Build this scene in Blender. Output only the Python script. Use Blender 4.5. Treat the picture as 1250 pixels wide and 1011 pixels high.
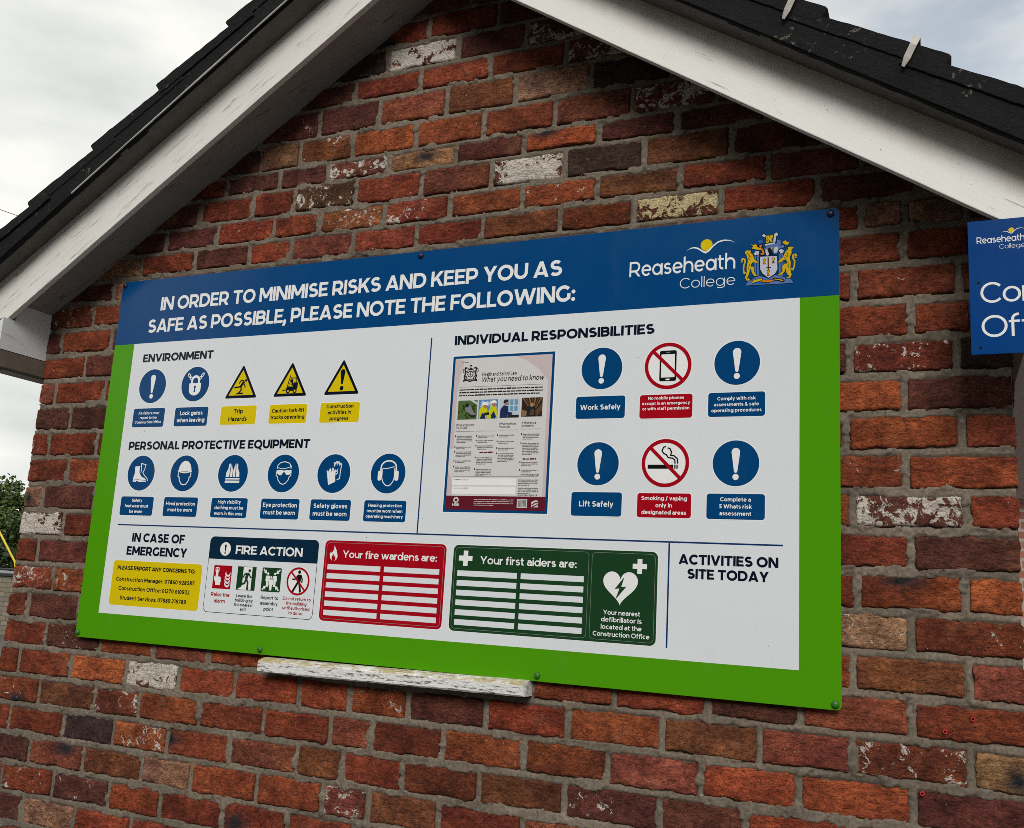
import bpy, bmesh, math, random
import numpy as np
from mathutils import Matrix, Vector

for o in list(bpy.data.objects):
    bpy.data.objects.remove(o)
SC = bpy.context.scene
COL = SC.collection

# ---------------------------------------------------------------- camera
cam_d = bpy.data.cameras.new('camera')
cam = bpy.data.objects.new('camera', cam_d)
COL.objects.link(cam)
R = ((0.91341, 0.403, 0.0573), (-0.02304, 0.19174, -0.98118), (-0.4064, 0.89489, 0.18442))
right, down, fwd = (Vector(r).normalized() for r in R)
m = Matrix(((right.x, -down.x, -fwd.x, 2.5789), (right.y, -down.y, -fwd.y, -2.3597),
            (right.z, -down.z, -fwd.z, 0.2132), (0, 0, 0, 1)))
cam.matrix_world = m
cam_d.sensor_width = 36.0
cam_d.lens = 1175.0 / 1250.0 * 36.0
cam_d.clip_start = 0.05
cam_d.clip_end = 3000
SC.camera = cam

# ---------------------------------------------------------------- sky, sun, exposure
SUN_EL, SUN_AZ = math.radians(33), math.radians(163)     # azimuth clockwise from +Y
world = bpy.data.worlds.new('World')
SC.world = world
world.use_nodes = True
wt = world.node_tree
wt.nodes.clear()
w_out = wt.nodes.new('ShaderNodeOutputWorld')
w_bg = wt.nodes.new('ShaderNodeBackground')
w_bg.inputs['Strength'].default_value = 0.1
sky = wt.nodes.new('ShaderNodeTexSky')
sky.sky_type = 'NISHITA'
sky.sun_disc = False
sky.sun_elevation = SUN_EL
sky.sun_rotation = SUN_AZ
sky.air_density = 1.0
sky.dust_density = 2.0
w_tc = wt.nodes.new('ShaderNodeTexCoord')
w_map = wt.nodes.new('ShaderNodeMapping')
w_map.inputs['Scale'].default_value = (1.0, 1.0, 2.6)
w_map.inputs['Location'].default_value = (0.3, 0.1, 0.0)
w_n = wt.nodes.new('ShaderNodeTexNoise')
w_n.inputs['Scale'].default_value = 2.1
w_n.inputs['Detail'].default_value = 7
w_n.inputs['Roughness'].default_value = 0.55
w_n.inputs['Distortion'].default_value = 0.4
w_r = wt.nodes.new('ShaderNodeValToRGB')
w_r.color_ramp.elements[0].position = 0.12
w_r.color_ramp.elements[0].color = (0, 0, 0, 1)
w_r.color_ramp.elements[1].position = 0.34
w_r.color_ramp.elements[1].color = (1, 1, 1, 1)
w_n2 = wt.nodes.new('ShaderNodeTexNoise')
w_n2.inputs['Scale'].default_value = 4.2
w_n2.inputs['Detail'].default_value = 5
w_r2 = wt.nodes.new('ShaderNodeValToRGB')
w_r2.color_ramp.elements[0].position = 0.34
w_r2.color_ramp.elements[0].color = (4.5, 4.7, 4.55, 1)
w_r2.color_ramp.elements[1].position = 0.58
w_r2.color_ramp.elements[1].color = (6.35, 6.3, 6.0, 1)
w_mix = wt.nodes.new('ShaderNodeMix')
w_mix.data_type = 'RGBA'
L = wt.links.new
L(w_tc.outputs['Generated'], w_map.inputs['Vector'])
L(w_map.outputs[0], w_n.inputs['Vector'])
L(w_map.outputs[0], w_n2.inputs['Vector'])
L(w_n.outputs['Fac'], w_r.inputs[0])
L(w_n2.outputs['Fac'], w_r2.inputs[0])
w_nrm = wt.nodes.new('ShaderNodeVectorMath'); w_nrm.operation = 'DOT_PRODUCT'
w_nrm.inputs[1].default_value = (0.10, 0.83, 0.55)
L(w_tc.outputs['Generated'], w_nrm.inputs[0])
w_gap = wt.nodes.new('ShaderNodeMapRange'); w_gap.interpolation_type = 'SMOOTHSTEP'
w_gap.inputs['From Min'].default_value = 0.965; w_gap.inputs['From Max'].default_value = 1.0
w_gap.inputs['To Min'].default_value = 0.0; w_gap.inputs['To Max'].default_value = 0.30
L(w_nrm.outputs['Value'], w_gap.inputs['Value'])
w_sub = wt.nodes.new('ShaderNodeMath'); w_sub.operation = 'SUBTRACT'; w_sub.use_clamp = True
L(w_r.outputs[0], w_sub.inputs[0])
w_gm = wt.nodes.new('ShaderNodeMath'); w_gm.operation = 'MULTIPLY'
L(w_gap.outputs[0], w_gm.inputs[0])
w_r3 = wt.nodes.new('ShaderNodeMapRange')
w_r3.inputs['From Min'].default_value = 0.38; w_r3.inputs['From Max'].default_value = 0.62
w_r3.inputs['To Min'].default_value = 1.6; w_r3.inputs['To Max'].default_value = 0.2
L(w_n2.outputs['Fac'], w_r3.inputs['Value'])
L(w_r3.outputs[0], w_gm.inputs[1])
L(w_gm.outputs[0], w_sub.inputs[1])
L(w_sub.outputs[0], w_mix.inputs['Factor'])
L(sky.outputs[0], w_mix.inputs['A'])
L(w_r2.outputs[0], w_mix.inputs['B'])
L(w_mix.outputs['Result'], w_bg.inputs['Color'])
L(w_bg.outputs[0], w_out.inputs['Surface'])

sun_d = bpy.data.lights.new('sun', 'SUN')
sun_d.energy = 1.5
sun_d.angle = math.radians(26)
sun_d.color = (1.0, 0.96, 0.9)
sun = bpy.data.objects.new('sun', sun_d)
COL.objects.link(sun)
sdir = Vector((math.sin(SUN_AZ) * math.cos(SUN_EL), math.cos(SUN_AZ) * math.cos(SUN_EL), math.sin(SUN_EL)))
sun.rotation_euler = sdir.to_track_quat('Z', 'Y').to_euler()

SC.view_settings.view_transform = 'Standard'
SC.view_settings.look = 'None'
SC.view_settings.exposure = 0.64
SC.view_settings.gamma = 1.0
SC.render.film_transparent = False
SC.cycles.use_denoising = False
SC.cycles.use_adaptive_sampling = False
SC.cycles.max_bounces = 6
SC.cycles.pixel_filter_type = 'BLACKMAN_HARRIS'
SC.cycles.filter_width = 0.8

# ---------------------------------------------------------------- helpers
GZ = -1.40            # ground level
APEX = 1.19           # ridge line, X
WL, WR = -0.352, 2.732    # ends of the gable wall
rnd = random.Random(7)


class NT:
    """small wrapper for a node tree"""
    def __init__(self, name):
        self.m = bpy.data.materials.new(name)
        self.m.use_nodes = True
        self.t = self.m.node_tree
        self.t.nodes.clear()
        self.out = self.t.nodes.new('ShaderNodeOutputMaterial')
        self.b = self.n('ShaderNodeBsdfPrincipled')
        self.t.links.new(self.b.outputs[0], self.out.inputs['Surface'])

    def n(self, kind, props=None, **ins):
        nd = self.t.nodes.new(kind)
        for k, v in (props or {}).items():
            setattr(nd, k, v)
        for k, v in ins.items():
            self.set(nd, k.replace('_', ' '), v)
        return nd

    def set(self, nd, key, v):
        s = nd.inputs[int(key[1:])] if (key[0] == 'i' and key[1:].isdigit()) else nd.inputs[key]
        if isinstance(v, bpy.types.NodeSocket):
            self.t.links.new(v, s)
        elif isinstance(v, (tuple, list)) and len(v) == 3 and s.type == 'RGBA':
            s.default_value = (*v, 1)
        else:
            s.default_value = v

    def bsdf(self, **kw):
        for k, v in kw.items():
            self.set(self.b, k.replace('_', ' '), v)

    def noise(self, vec, scale, detail=4, rough=0.55, dist=0.0):
        return self.n('ShaderNodeTexNoise', Vector=vec, Scale=scale, Detail=detail, Roughness=rough, Distortion=dist).outputs['Fac']

    def ramp(self, fac, a, b, ca=(0, 0, 0), cb=(1, 1, 1)):
        r = self.n('ShaderNodeValToRGB')
        e = r.color_ramp.elements
        e[0].position, e[1].position = a, b
        e[0].color, e[1].color = (*ca, 1), (*cb, 1)
        self.t.links.new(fac, r.inputs[0])
        return r.outputs[0]

    def mix(self, fac, a, b, mode='MIX'):
        r = self.n('ShaderNodeMix', dict(data_type='RGBA', blend_type=mode))
        self.set(r, 'Factor', fac)
        for key, v in (('A', a), ('B', b)):
            s = [i for i in r.inputs if i.name == key and i.type == 'RGBA'][0]
            if isinstance(v, bpy.types.NodeSocket):
                self.t.links.new(v, s)
            else:
                s.default_value = (*v, 1)
        return [o for o in r.outputs if o.type == 'RGBA'][0]

    def math(self, op, a, b=0.0, c=0.0, clamp=False):
        r = self.n('ShaderNodeMath', dict(operation=op, use_clamp=clamp))
        for i, v in enumerate((a, b, c)):
            if isinstance(v, bpy.types.NodeSocket):
                self.t.links.new(v, r.inputs[i])
            else:
                r.inputs[i].default_value = v
        return r.outputs[0]

    def obj(self):
        return self.n('ShaderNodeTexCoord').outputs['Object']

    def scaled(self, vec, s):
        return self.n('ShaderNodeMapping', Vector=vec, Scale=s).outputs[0]

    def bump(self, h, strength=0.3, dist=0.002):
        self.bsdf(Normal=self.n('ShaderNodeBump', Strength=strength, Distance=dist, Height=h).outputs[0])


def plain(name, col, rough=0.5, var=0.12, scale=40, bump=0.0, metal=0.0, spec=0.5):
    t = NT(name)
    v = t.obj()
    f = t.noise(v, scale)
    c = t.mix(f, tuple(x * (1 - var) for x in col), tuple(min(1, x * (1 + var)) for x in col))
    t.bsdf(Base_Color=c, Roughness=rough, Metallic=metal, Specular_IOR_Level=spec)
    if bump:
        t.bump(f, bump)
    return t.m


def link(name, me, parent=None, mats=()):
    for k in mats:
        me.materials.append(k)
    o = bpy.data.objects.new(name, me)
    COL.objects.link(o)
    if parent is not None:
        o.parent = parent
    return o


def empty(name, loc=(0, 0, 0)):
    o = bpy.data.objects.new(name, None)
    o.empty_display_size = 0.1
    o.location = loc
    COL.objects.link(o)
    return o


def tag(o, label=None, cat=None, group=None, kind=None):
    for k, v in (('label', label), ('category', cat), ('group', group), ('kind', kind)):
        if v:
            o[k] = v
    return o


class MB:
    """collects faces with materials; builds ONE mesh object"""
    def __init__(self):
        self.v, self.f, self.mi, self.mats = [], [], [], []

    def slot(self, mat):
        if mat not in self.mats:
            self.mats.append(mat)
        return self.mats.index(mat)

    def face(self, pts, mat):
        i = len(self.v)
        self.v += [tuple(p) for p in pts]
        self.f.append(tuple(range(i, i + len(pts))))
        self.mi.append(self.slot(mat))

    def box(self, a, b, mat):
        (x0, y0, z0), (x1, y1, z1) = a, b
        i = len(self.v)
        self.v += [(x0, y0, z0), (x1, y0, z0), (x1, y1, z0), (x0, y1, z0), (x0, y0, z1), (x1, y0, z1), (x1, y1, z1), (x0, y1, z1)]
        for q in ((0, 3, 2, 1), (4, 5, 6, 7), (0, 1, 5, 4), (1, 2, 6, 5), (2, 3, 7, 6), (3, 0, 4, 7)):
            self.f.append(tuple(i + k for k in q))
            self.mi.append(self.slot(mat))

    def prism(self, pts, y0, y1, mat):
        """XZ polygon extruded from y0 (front) to y1"""
        a = sum(p[0] * q[1] - q[0] * p[1] for p, q in zip(pts, pts[1:] + pts[:1]))
        if a < 0:
            pts = pts[::-1]
        n = len(pts)
        i = len(self.v)
        self.v += [(p[0], y0, p[1]) for p in pts] + [(p[0], y1, p[1]) for p in pts]
        s = self.slot(mat)
        self.f.append(tuple(i + k for k in range(n)))
        self.f.append(tuple(i + n + k for k in reversed(range(n))))
        for k in range(n):
            j = (k + 1) % n
            self.f.append((i + k, i + n + k, i + n + j, i + j))
        self.mi += [s] * (n + 2)

    def tube(self, pts, rad, mat, seg=8):
        rings = []
        for k, p in enumerate(pts):
            p = Vector(p)
            d = (Vector(pts[min(k + 1, len(pts) - 1)]) - Vector(pts[max(k - 1, 0)])).normalized()
            u = d.cross(Vector((0.31, 0.2, 0.93))).normalized()
            w = d.cross(u)
            r = rad[k] if isinstance(rad, (list, tuple)) else rad
            rings.append([len(self.v) + q for q in range(seg)])
            self.v += [tuple(p + (u * math.cos(2 * math.pi * q / seg) + w * math.sin(2 * math.pi * q / seg)) * r) for q in range(seg)]
        s = self.slot(mat)
        for a, b in zip(rings, rings[1:]):
            for q in range(seg):
                self.f.append((a[q], a[(q + 1) % seg], b[(q + 1) % seg], b[q]))
                self.mi.append(s)
        self.f.append(tuple(reversed(rings[0])))
        self.f.append(tuple(rings[-1]))
        self.mi += [s, s]

    def build(self, name, parent=None, bevel=0.0, smooth=False):
        me = bpy.data.meshes.new(name)
        me.from_pydata(self.v, [], self.f)
        for k in self.mats:
            me.materials.append(k)
        me.polygons.foreach_set('material_index', self.mi)
        bm = bmesh.new()
        bm.from_mesh(me)
        if bevel:
            bmesh.ops.remove_doubles(bm, verts=bm.verts, dist=1e-6)
            bmesh.ops.bevel(bm, geom=[e for e in bm.edges if len(e.link_faces) == 2 and e.calc_face_angle(0) > 0.5],
                            offset=bevel, segments=2, profile=0.6, affect='EDGES', clamp_overlap=True)
        bm.to_mesh(me)
        bm.free()
        if smooth:
            me.polygons.foreach_set('use_smooth', [True] * len(me.polygons))
        me.update()
        o = bpy.data.objects.new(name, me)
        COL.objects.link(o)
        if parent is not None:
            o.parent = parent
        return o


# numpy value noise
def _h(ix, iy, seed):
    n = (ix.astype(np.int64) * 374761393 + iy.astype(np.int64) * 668265263 + seed * 974634777) & 0xFFFFFFFF
    n = ((n ^ (n >> 13)) * 1274126177) & 0xFFFFFFFF
    n = ((n ^ (n >> 16)) * 2246822519) & 0xFFFFFFFF
    return ((n ^ (n >> 15)) & 0xFFFFFF) / float(0xFFFFFF)


def vn(x, y, seed=0):
    x = np.asarray(x, float)
    y = np.asarray(y, float)
    ix, iy = np.floor(x), np.floor(y)
    fx, fy = x - ix, y - iy
    fx, fy = fx * fx * (3 - 2 * fx), fy * fy * (3 - 2 * fy)
    a = _h(ix, iy, seed) * (1 - fx) + _h(ix + 1, iy, seed) * fx
    b = _h(ix, iy + 1, seed) * (1 - fx) + _h(ix + 1, iy + 1, seed) * fx
    return (a * (1 - fy) + b * fy) * 2 - 1


def fbm(x, y, seed=0, octv=4):
    s, a = 0.0, 0.5
    for k in range(octv):
        s = s + a * vn(x * 2 ** k, y * 2 ** k, seed + k * 17)
        a *= 0.55
    return s

# ---------------------------------------------------------------- brick and mortar materials
def brick_material():
    t = NT('old_brick')
    v = t.obj()
    col = t.n('ShaderNodeAttribute', dict(attribute_name='bcol')).outputs['Color']
    pc = t.n('ShaderNodeAttribute', dict(attribute_name='pcol')).outputs['Color']
    pa = t.n('ShaderNodeAttribute', dict(attribute_name='paint')).outputs['Fac']
    sc = t.n('ShaderNodeAttribute', dict(attribute_name='scorch')).outputs['Fac']
    n1 = t.noise(v, 14, 6, 0.62)
    n2 = t.noise(t.scaled(v, (1, 1, 1.7)), 62, 9, 0.74, 0.5)
    n3 = t.noise(v, 190, 4, 0.7)
    col = t.mix(t.math('MULTIPLY', t.ramp(t.noise(v, 7.5, 3, 0.5, 0.8), 0.50, 0.64), 0.6), col, t.mix(1.0, col, (1.36, 1.46, 1.18), 'MULTIPLY'))
    c = t.mix(t.ramp(n1, 0.36, 0.64), t.mix(1.0, col, (0.62, 0.60, 0.64), 'MULTIPLY'), t.mix(1.0, col, (1.36, 1.42, 1.42), 'MULTIPLY'))
    c = t.mix(t.ramp(n2, 0.36, 0.64), t.mix(1.0, c, (0.50, 0.46, 0.46), 'MULTIPLY'), t.mix(1.0, c, (1.34, 1.36, 1.40), 'MULTIPLY'))
    c = t.mix(t.math('MULTIPLY', t.ramp(n3, 0.57, 0.68), 0.62), c, (0.045, 0.028, 0.024))
    # sandy bloom and lime flecks
    c = t.mix(t.math('MULTIPLY', t.ramp(t.noise(v, 9, 5, 0.6), 0.60, 0.76), 0.22), c, (0.34, 0.20, 0.12))
    vo = t.n('ShaderNodeTexVoronoi', Vector=v, Scale=44.0, Randomness=1.0)
    c = t.mix(t.math('MULTIPLY', t.ramp(vo.outputs['Distance'], 0.035, 0.06, (1, 1, 1), (0, 0, 0)),
                     t.ramp(t.noise(v, 20, 2), 0.49, 0.55)), c, (0.66, 0.62, 0.56))
    # sparse deep pits
    pv = t.n('ShaderNodeTexVoronoi', Vector=t.scaled(v, (1, 1, 1.35)), Scale=62.0, Randomness=1.0)
    pit = t.math('MULTIPLY', t.ramp(t.math('ADD', pv.outputs['Distance'], t.math('MULTIPLY', n3, 0.12)), 0.15, 0.24, (1, 1, 1), (0, 0, 0)), t.ramp(t.noise(v, 33, 2), 0.53, 0.60))
    c = t.mix(t.math('MULTIPLY', pit, 0.8), c, (0.018, 0.010, 0.008))
    # scorched patch
    c = t.mix(t.math('MULTIPLY', sc, t.ramp(n2, 0.28, 0.44), clamp=True), c, (0.020, 0.022, 0.030))
    # old flaking paint
    pn = t.math('ADD', t.math('MULTIPLY', t.noise(v, 36, 8, 0.70, 1.0), 0.8), t.math('MULTIPLY', n1, 0.35))
    thr = t.math('SUBTRACT', 0.752, t.math('MULTIPLY', pa, 0.30))
    mask = t.math('MULTIPLY', t.math('GREATER_THAN', pn, thr), t.math('GREATER_THAN', pa, 0.02))
    c = t.mix(mask, c, t.mix(n2, t.mix(1.0, pc, (0.80, 0.80, 0.80), 'MULTIPLY'), pc))
    t.bsdf(Base_Color=c, Roughness=0.88, Specular_IOR_Level=0.25)
    h = t.math('ADD', t.math('MULTIPLY', n2, 1.0), t.math('MULTIPLY', n3, 0.35))
    h = t.math('ADD', h, t.math('MULTIPLY', mask, 0.22))
    h = t.math('SUBTRACT', h, t.math('MULTIPLY', pit, 0.45))
    # drag creases
    cr = t.noise(t.scaled(v, (0.5, 1, 1.7)), 46, 3, 0.5, 1.6)
    crease = t.ramp(t.math('ABSOLUTE', t.math('SUBTRACT', cr, 0.5)), 0.0, 0.022)
    h = t.math('ADD', h, t.math('MULTIPLY', crease, 0.42))
    t.bump(h, 0.95, 0.0075)
    return t.m


def mortar_material():
    t = NT('lime_mortar')
    v = t.obj()
    n1 = t.noise(v, 5, 5, 0.6)
    n2 = t.noise(v, 120, 4, 0.7)
    n3 = t.noise(v, 28, 4, 0.6)
    c = t.mix(t.ramp(n1, 0.3, 0.7), (0.148, 0.123, 0.098), (0.265, 0.224, 0.178))
    c = t.mix(t.math('MULTIPLY', t.ramp(t.noise(v, 2.2, 6, 0.65), 0.52, 0.70), 0.45), c, (0.105, 0.088, 0.070))
    c = t.mix(t.math('MULTIPLY', t.ramp(t.noise(v, 17, 6, 0.75), 0.66, 0.74), 0.6), c, (0.46, 0.44, 0.40))
    c = t.mix(t.ramp(n2, 0.35, 0.68), t.mix(1.0, c, (0.58, 0.57, 0.56), 'MULTIPLY'), t.mix(1.0, c, (1.12, 1.12, 1.10), 'MULTIPLY'))
    c = t.mix(t.math('MULTIPLY', t.ramp(n3, 0.60, 0.72), 0.5), c, (0.075, 0.062, 0.052))
    t.bsdf(Base_Color=c, Roughness=0.95, Specular_IOR_Level=0.2)
    t.bump(t.math('ADD', t.math('MULTIPLY', n2, 0.5), n3), 0.55, 0.004)
    return t.m


M_BRICK = brick_material()
M_MORTAR = mortar_material()

CODE = {'R': (.218, .044, .020), 'O': (.290, .068, .025), 'D': (.124, .037, .025), 'B': (.182, .058, .025),
        'P': (.228, .060, .035), 'T': (.290, .142, .082), 'K': (.050, .027, .024), 'W': (.140, .043, .028),
        'w': (.150, .046, .029), 'r': (.205, .047, .022), 'o': (.275, .074, .027), 'b': (.145, .061, .032),
        'p': (.185, .047, .032), 'Y': (.125, .038, .020), 'U': (.290, .140, .066)}
PAINT = {'W': 0.74, 'w': 0.56, 'r': 0.38, 'o': 0.34, 'b': 0.36, 'p': 0.46, 'Y': 0.60}
ZB = [2.083, 1.997, 1.911, 1.82, 1.739, 1.639, 1.545, 1.474, 1.382, 1.301, 1.22, 1.14, 1.048, 0.956, 0.865, 0.773, 0.681, 0.59, 0.498, 0.406, 0.314, 0.223, 0.131, 0.039, -0.052, -0.144, -0.236, -0.328, -0.419, -0.511, -0.603, -0.695]
ZB += [ZB[-1] - 0.0917 * k for k in range(1, 9)]
# per course (keyed by the bed below it): joint positions in mm, and one colour code per brick
ROWS = {
    -12: ([1275], 'D D'),
    -11: ([1134, 1373], 'R R D'),
    -10: ([989, 1241, 1473], 'K W D w'),
    -9: ([877, 1116, 1357, 1603], 'D R R O w'),
    -8: ([747, 975, 1216, 1446, 1686], 'D D P B T K'),
    -7: ([521, 679, 884, 1114, 1349, 1578, 1812], 'D T o O O R B w'),
    -6: ([387, 608, 798, 1024, 1261, 1484, 1716, 1942], 'R D D w U D O D D'),
    -5: ([286, 509, 677, 912, 1151, 1384, 1616, 1850, 2089], 'D R R b R P W K B D'),
    -4: ([151, 373, 604, 787, 1024, 1253, 1489, 1717, 1953, 2187, 2413], 'D D R R o r O O B R D D'),
    -3: ([48, 287, 514, 682, 919, 1145, 1366, 1610, 1826, 2064, 2309], 'T R D O P R R B O Y R D'),
    -2: ([-67, None, 2413, 2513, 2644], 'D T R T T D'),
    -1: ([-147, None, 2509, 2654], 'r R R R D'),
    0: ([-282, -50, None, 2393, 2627], 'D R D R R D'),
    1: ([-153, None, 2521, 2654], 'R D R R R'),
    2: ([-282, -45, None, 2382, 2617], 'P R R D r K'),
    3: ([-190, None, 2502], 'D D O D'),
    4: ([-275, -48, None, 2373, 2622], 'R R R R O R'),
    5: ([-166, None, 2504], 'R O O O'),
    6: ([-263, None, 2385, 2628], 'T D O w R'),
    7: ([-151, None, 2511], 'W R R D'),
    8: ([-254, None, 2394, 2621], 'R D R O O'),
    9: ([-160, None, 2508], 'r o T R'),
    10: ([-263, None, 2383, 2623], 'R D O B P'),
    11: ([-158, 86, 317, 536, 760, 995, 1210, 1411, 1596, 1820, 2055, 2267, 2507], 'R D O P O R R R R R R D P R'),
    12: ([-265, -27, 211, 429, 644, 876, 1049, 1236, 1471, 1700, 1946, 2177, 2381, 2622], 'R R O W O R R O D R O B P r U'),
    13: ([-154, 95, 283, 524, 762, 992, 1129, 1349, 1587, 1809, 2041, 2265, 2506], 'O B r O R R P R O O P O O D'),
    14: ([-269, -27, 192, 411, 650, 890, 1043, 1235, 1463, 1700, 1943, 2146, 2383, 2608], 'R R K o R P B R R B D D R R D'),
    15: ([-158, 80, 323, 520, 760, 986, 1135, 1352, 1591, 1816], 'D P B T O O p B R P R'),
    16: ([-34, 205, 411, 649, 877, 1098, 1313], 'R D O R R R R R'),
    17: ([-152, 77, 308], 'D T R R'),
}
FACE = 0.020          # Y of the brick faces; the sign front is Y = 0


class Bricks:
    """all bricks of one wall, gathered into one mesh with its mortar bed"""
    def __init__(self):
        self.V, self.F, self.A, self.n = [], [], [], 0
        self.rects = []

    def grid(self, P, nu, nv, attr, closed_back=None):
        i = np.arange((nu - 1) * (nv - 1))
        a = (i // (nu - 1)) * nu + i % (nu - 1)
        f = np.stack([a, a + 1, a + nu + 1, a + nu], 1) + self.n
        self.V.append(P)
        self.F.append(f)
        self.A.append(attr)
        self.n += len(P)

    def brick(self, xl, xr, zb, zt, col, paint, pcol, seed, frame, nu=36, nv=14, scorch=False, rough=1.0):
        """frame(u, d, z) -> xyz; u along the wall, d = depth (positive = out of the wall)"""
        r = np.random.RandomState(seed % 100000)
        self.rects.append((xl, xr, zb, zt))
        w, h = (xr - xl) / 2, (zt - zb) / 2
        cu = np.linspace(-1, 1, nu - 2)
        cv = np.linspace(-1, 1, nv - 2)
        cu = np.sign(cu) * (1 - (1 - np.abs(cu)) ** 1.35)
        cv = np.sign(cv) * (1 - (1 - np.abs(cv)) ** 1.25)
        cu = np.concatenate([[-1], cu, [1]])          # doubled rim = returns back into the mortar
        cv = np.concatenate([[-1], cv, [1]])
        U, Vv = np.meshgrid(cu, cv)
        iu, iv = np.meshgrid(np.arange(nu), np.arange(nv))
        rim = (iu == 0) | (iu == nu - 1) | (iv == 0) | (iv == nv - 1)
        x, z = U * w, Vv * h
        # rounded, chipped corners
        rc = 0.003 + 0.007 * r.rand() ** 2
        ex, ez = np.maximum(np.abs(x) - (w - rc), 0), np.maximum(np.abs(z) - (h - rc), 0)
        q = np.sqrt(ex ** 2 + ez ** 2)
        s = np.where((q > rc) & (ex > 0) & (ez > 0), rc / np.maximum(q, 1e-9), 1.0)
        x = np.sign(x) * (np.minimum(np.abs(x), w - rc) + ex * s)
        z = np.sign(z) * (np.minimum(np.abs(z), h - rc) + ez * s)
        sx, sy = r.rand(2) * 90
        # wandering outline
        x = x + np.abs(U) ** 3 * (0.0030 * fbm(z * 60 + sx, np.sign(U) * 9 + sy, 3) + 0.0026 * fbm(z * 180 + sx, np.sign(U) * 9, 4)) * rough
        z = z + np.abs(Vv) ** 2 * (0.0062 * fbm(x * 24 + sx, np.sign(Vv) * 7 + sy, 5) + 0.0044 * fbm(x * 100 + sy, np.sign(Vv) * 5, 6)) * rough
        ang = r.normal(0, 0.006)
        x, z = x - ang * z, z + ang * x
        edge = np.minimum(w - np.abs(U * w), h - np.abs(Vv * h))
        d = 0.0046 * (1 - np.exp(-edge / 0.0011)) - 0.0046
        rough = rough * (0.7 + 0.9 * r.rand())
        d = d + rough * (0.0024 * fbm(x * 26 + sx, z * 50 + sy, 11) + 0.0020 * fbm(x * 90 + sy, z * 140 + sx, 12))
        d = d + r.normal(0, 0.0016) + r.normal(0, 0.010) * z + r.normal(0, 0.006) * x
        d = np.where(rim, -0.026, d)
        X, Y, Z = frame(x + (xl + xr) / 2, d, z + (zb + zt) / 2)
        P = np.stack([X, Y, Z], -1).reshape(-1, 3)
        n = len(P)
        c = np.tile(np.array(col), (n, 1))
        if scorch:
            sco = np.clip(1.25 - np.sqrt(((x - scorch[0] * w) / (scorch[1] * w)) ** 2 + ((z - scorch[2] * h) / (scorch[3] * h)) ** 2)
                          + 0.35 * fbm(x * 60, z * 90, 8), 0, 1).reshape(-1)
        else:
            sco = np.zeros(n)
        pn = np.clip(paint * (1 + 0.55 * fbm(x * 14 + sy, z * 24 + sx, 21)), 0, 1).reshape(-1) if paint else np.zeros(n)
        self.grid(P, nu, nv, np.concatenate([c, np.tile(np.array(pcol), (n, 1)), pn[:, None], sco[:, None]], 1))

    def build(self, name, parent, extra=None):
        V = np.concatenate(self.V)
        F = np.concatenate(self.F)
        A = np.concatenate(self.A)
        nb = len(F)
        if extra is not None:
            F = np.concatenate([F, extra[1] + len(V)])
            V = np.concatenate([V, extra[0]])
            A = np.concatenate([A, np.zeros((len(extra[0]), A.shape[1]))])
        me = bpy.data.meshes.new(name)
        me.vertices.add(len(V))
        me.vertices.foreach_set('co', V.astype(np.float32).ravel())
        me.loops.add(len(F) * 4)
        me.loops.foreach_set('vertex_index', F.astype(np.int32).ravel())
        me.polygons.add(len(F))
        me.polygons.foreach_set('loop_start', np.arange(0, len(F) * 4, 4, dtype=np.int32))
        me.materials.append(M_BRICK)
        me.materials.append(M_MORTAR)
        mi = np.zeros(len(F), np.int32)
        mi[nb:] = 1
        me.polygons.foreach_set('material_index', mi)
        me.polygons.foreach_set('use_smooth', np.ones(len(F), bool))
        me.update(calc_edges=True)
        one = np.ones((len(V), 1))
        me.attributes.new('bcol', 'FLOAT_COLOR', 'POINT').data.foreach_set('color', np.concatenate([A[:, :3], one], 1).astype(np.float32).ravel())
        me.attributes.new('pcol', 'FLOAT_COLOR', 'POINT').data.foreach_set('color', np.concatenate([A[:, 3:6], one], 1).astype(np.float32).ravel())
        me.attributes.new('paint', 'FLOAT', 'POINT').data.foreach_set('value', A[:, 6].astype(np.float32))
        me.attributes.new('scorch', 'FLOAT', 'POINT').data.foreach_set('value', A[:, 7].astype(np.float32))
        o = bpy.data.objects.new(name, me)
        COL.objects.link(o)
        o.parent = parent
        return o


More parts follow.
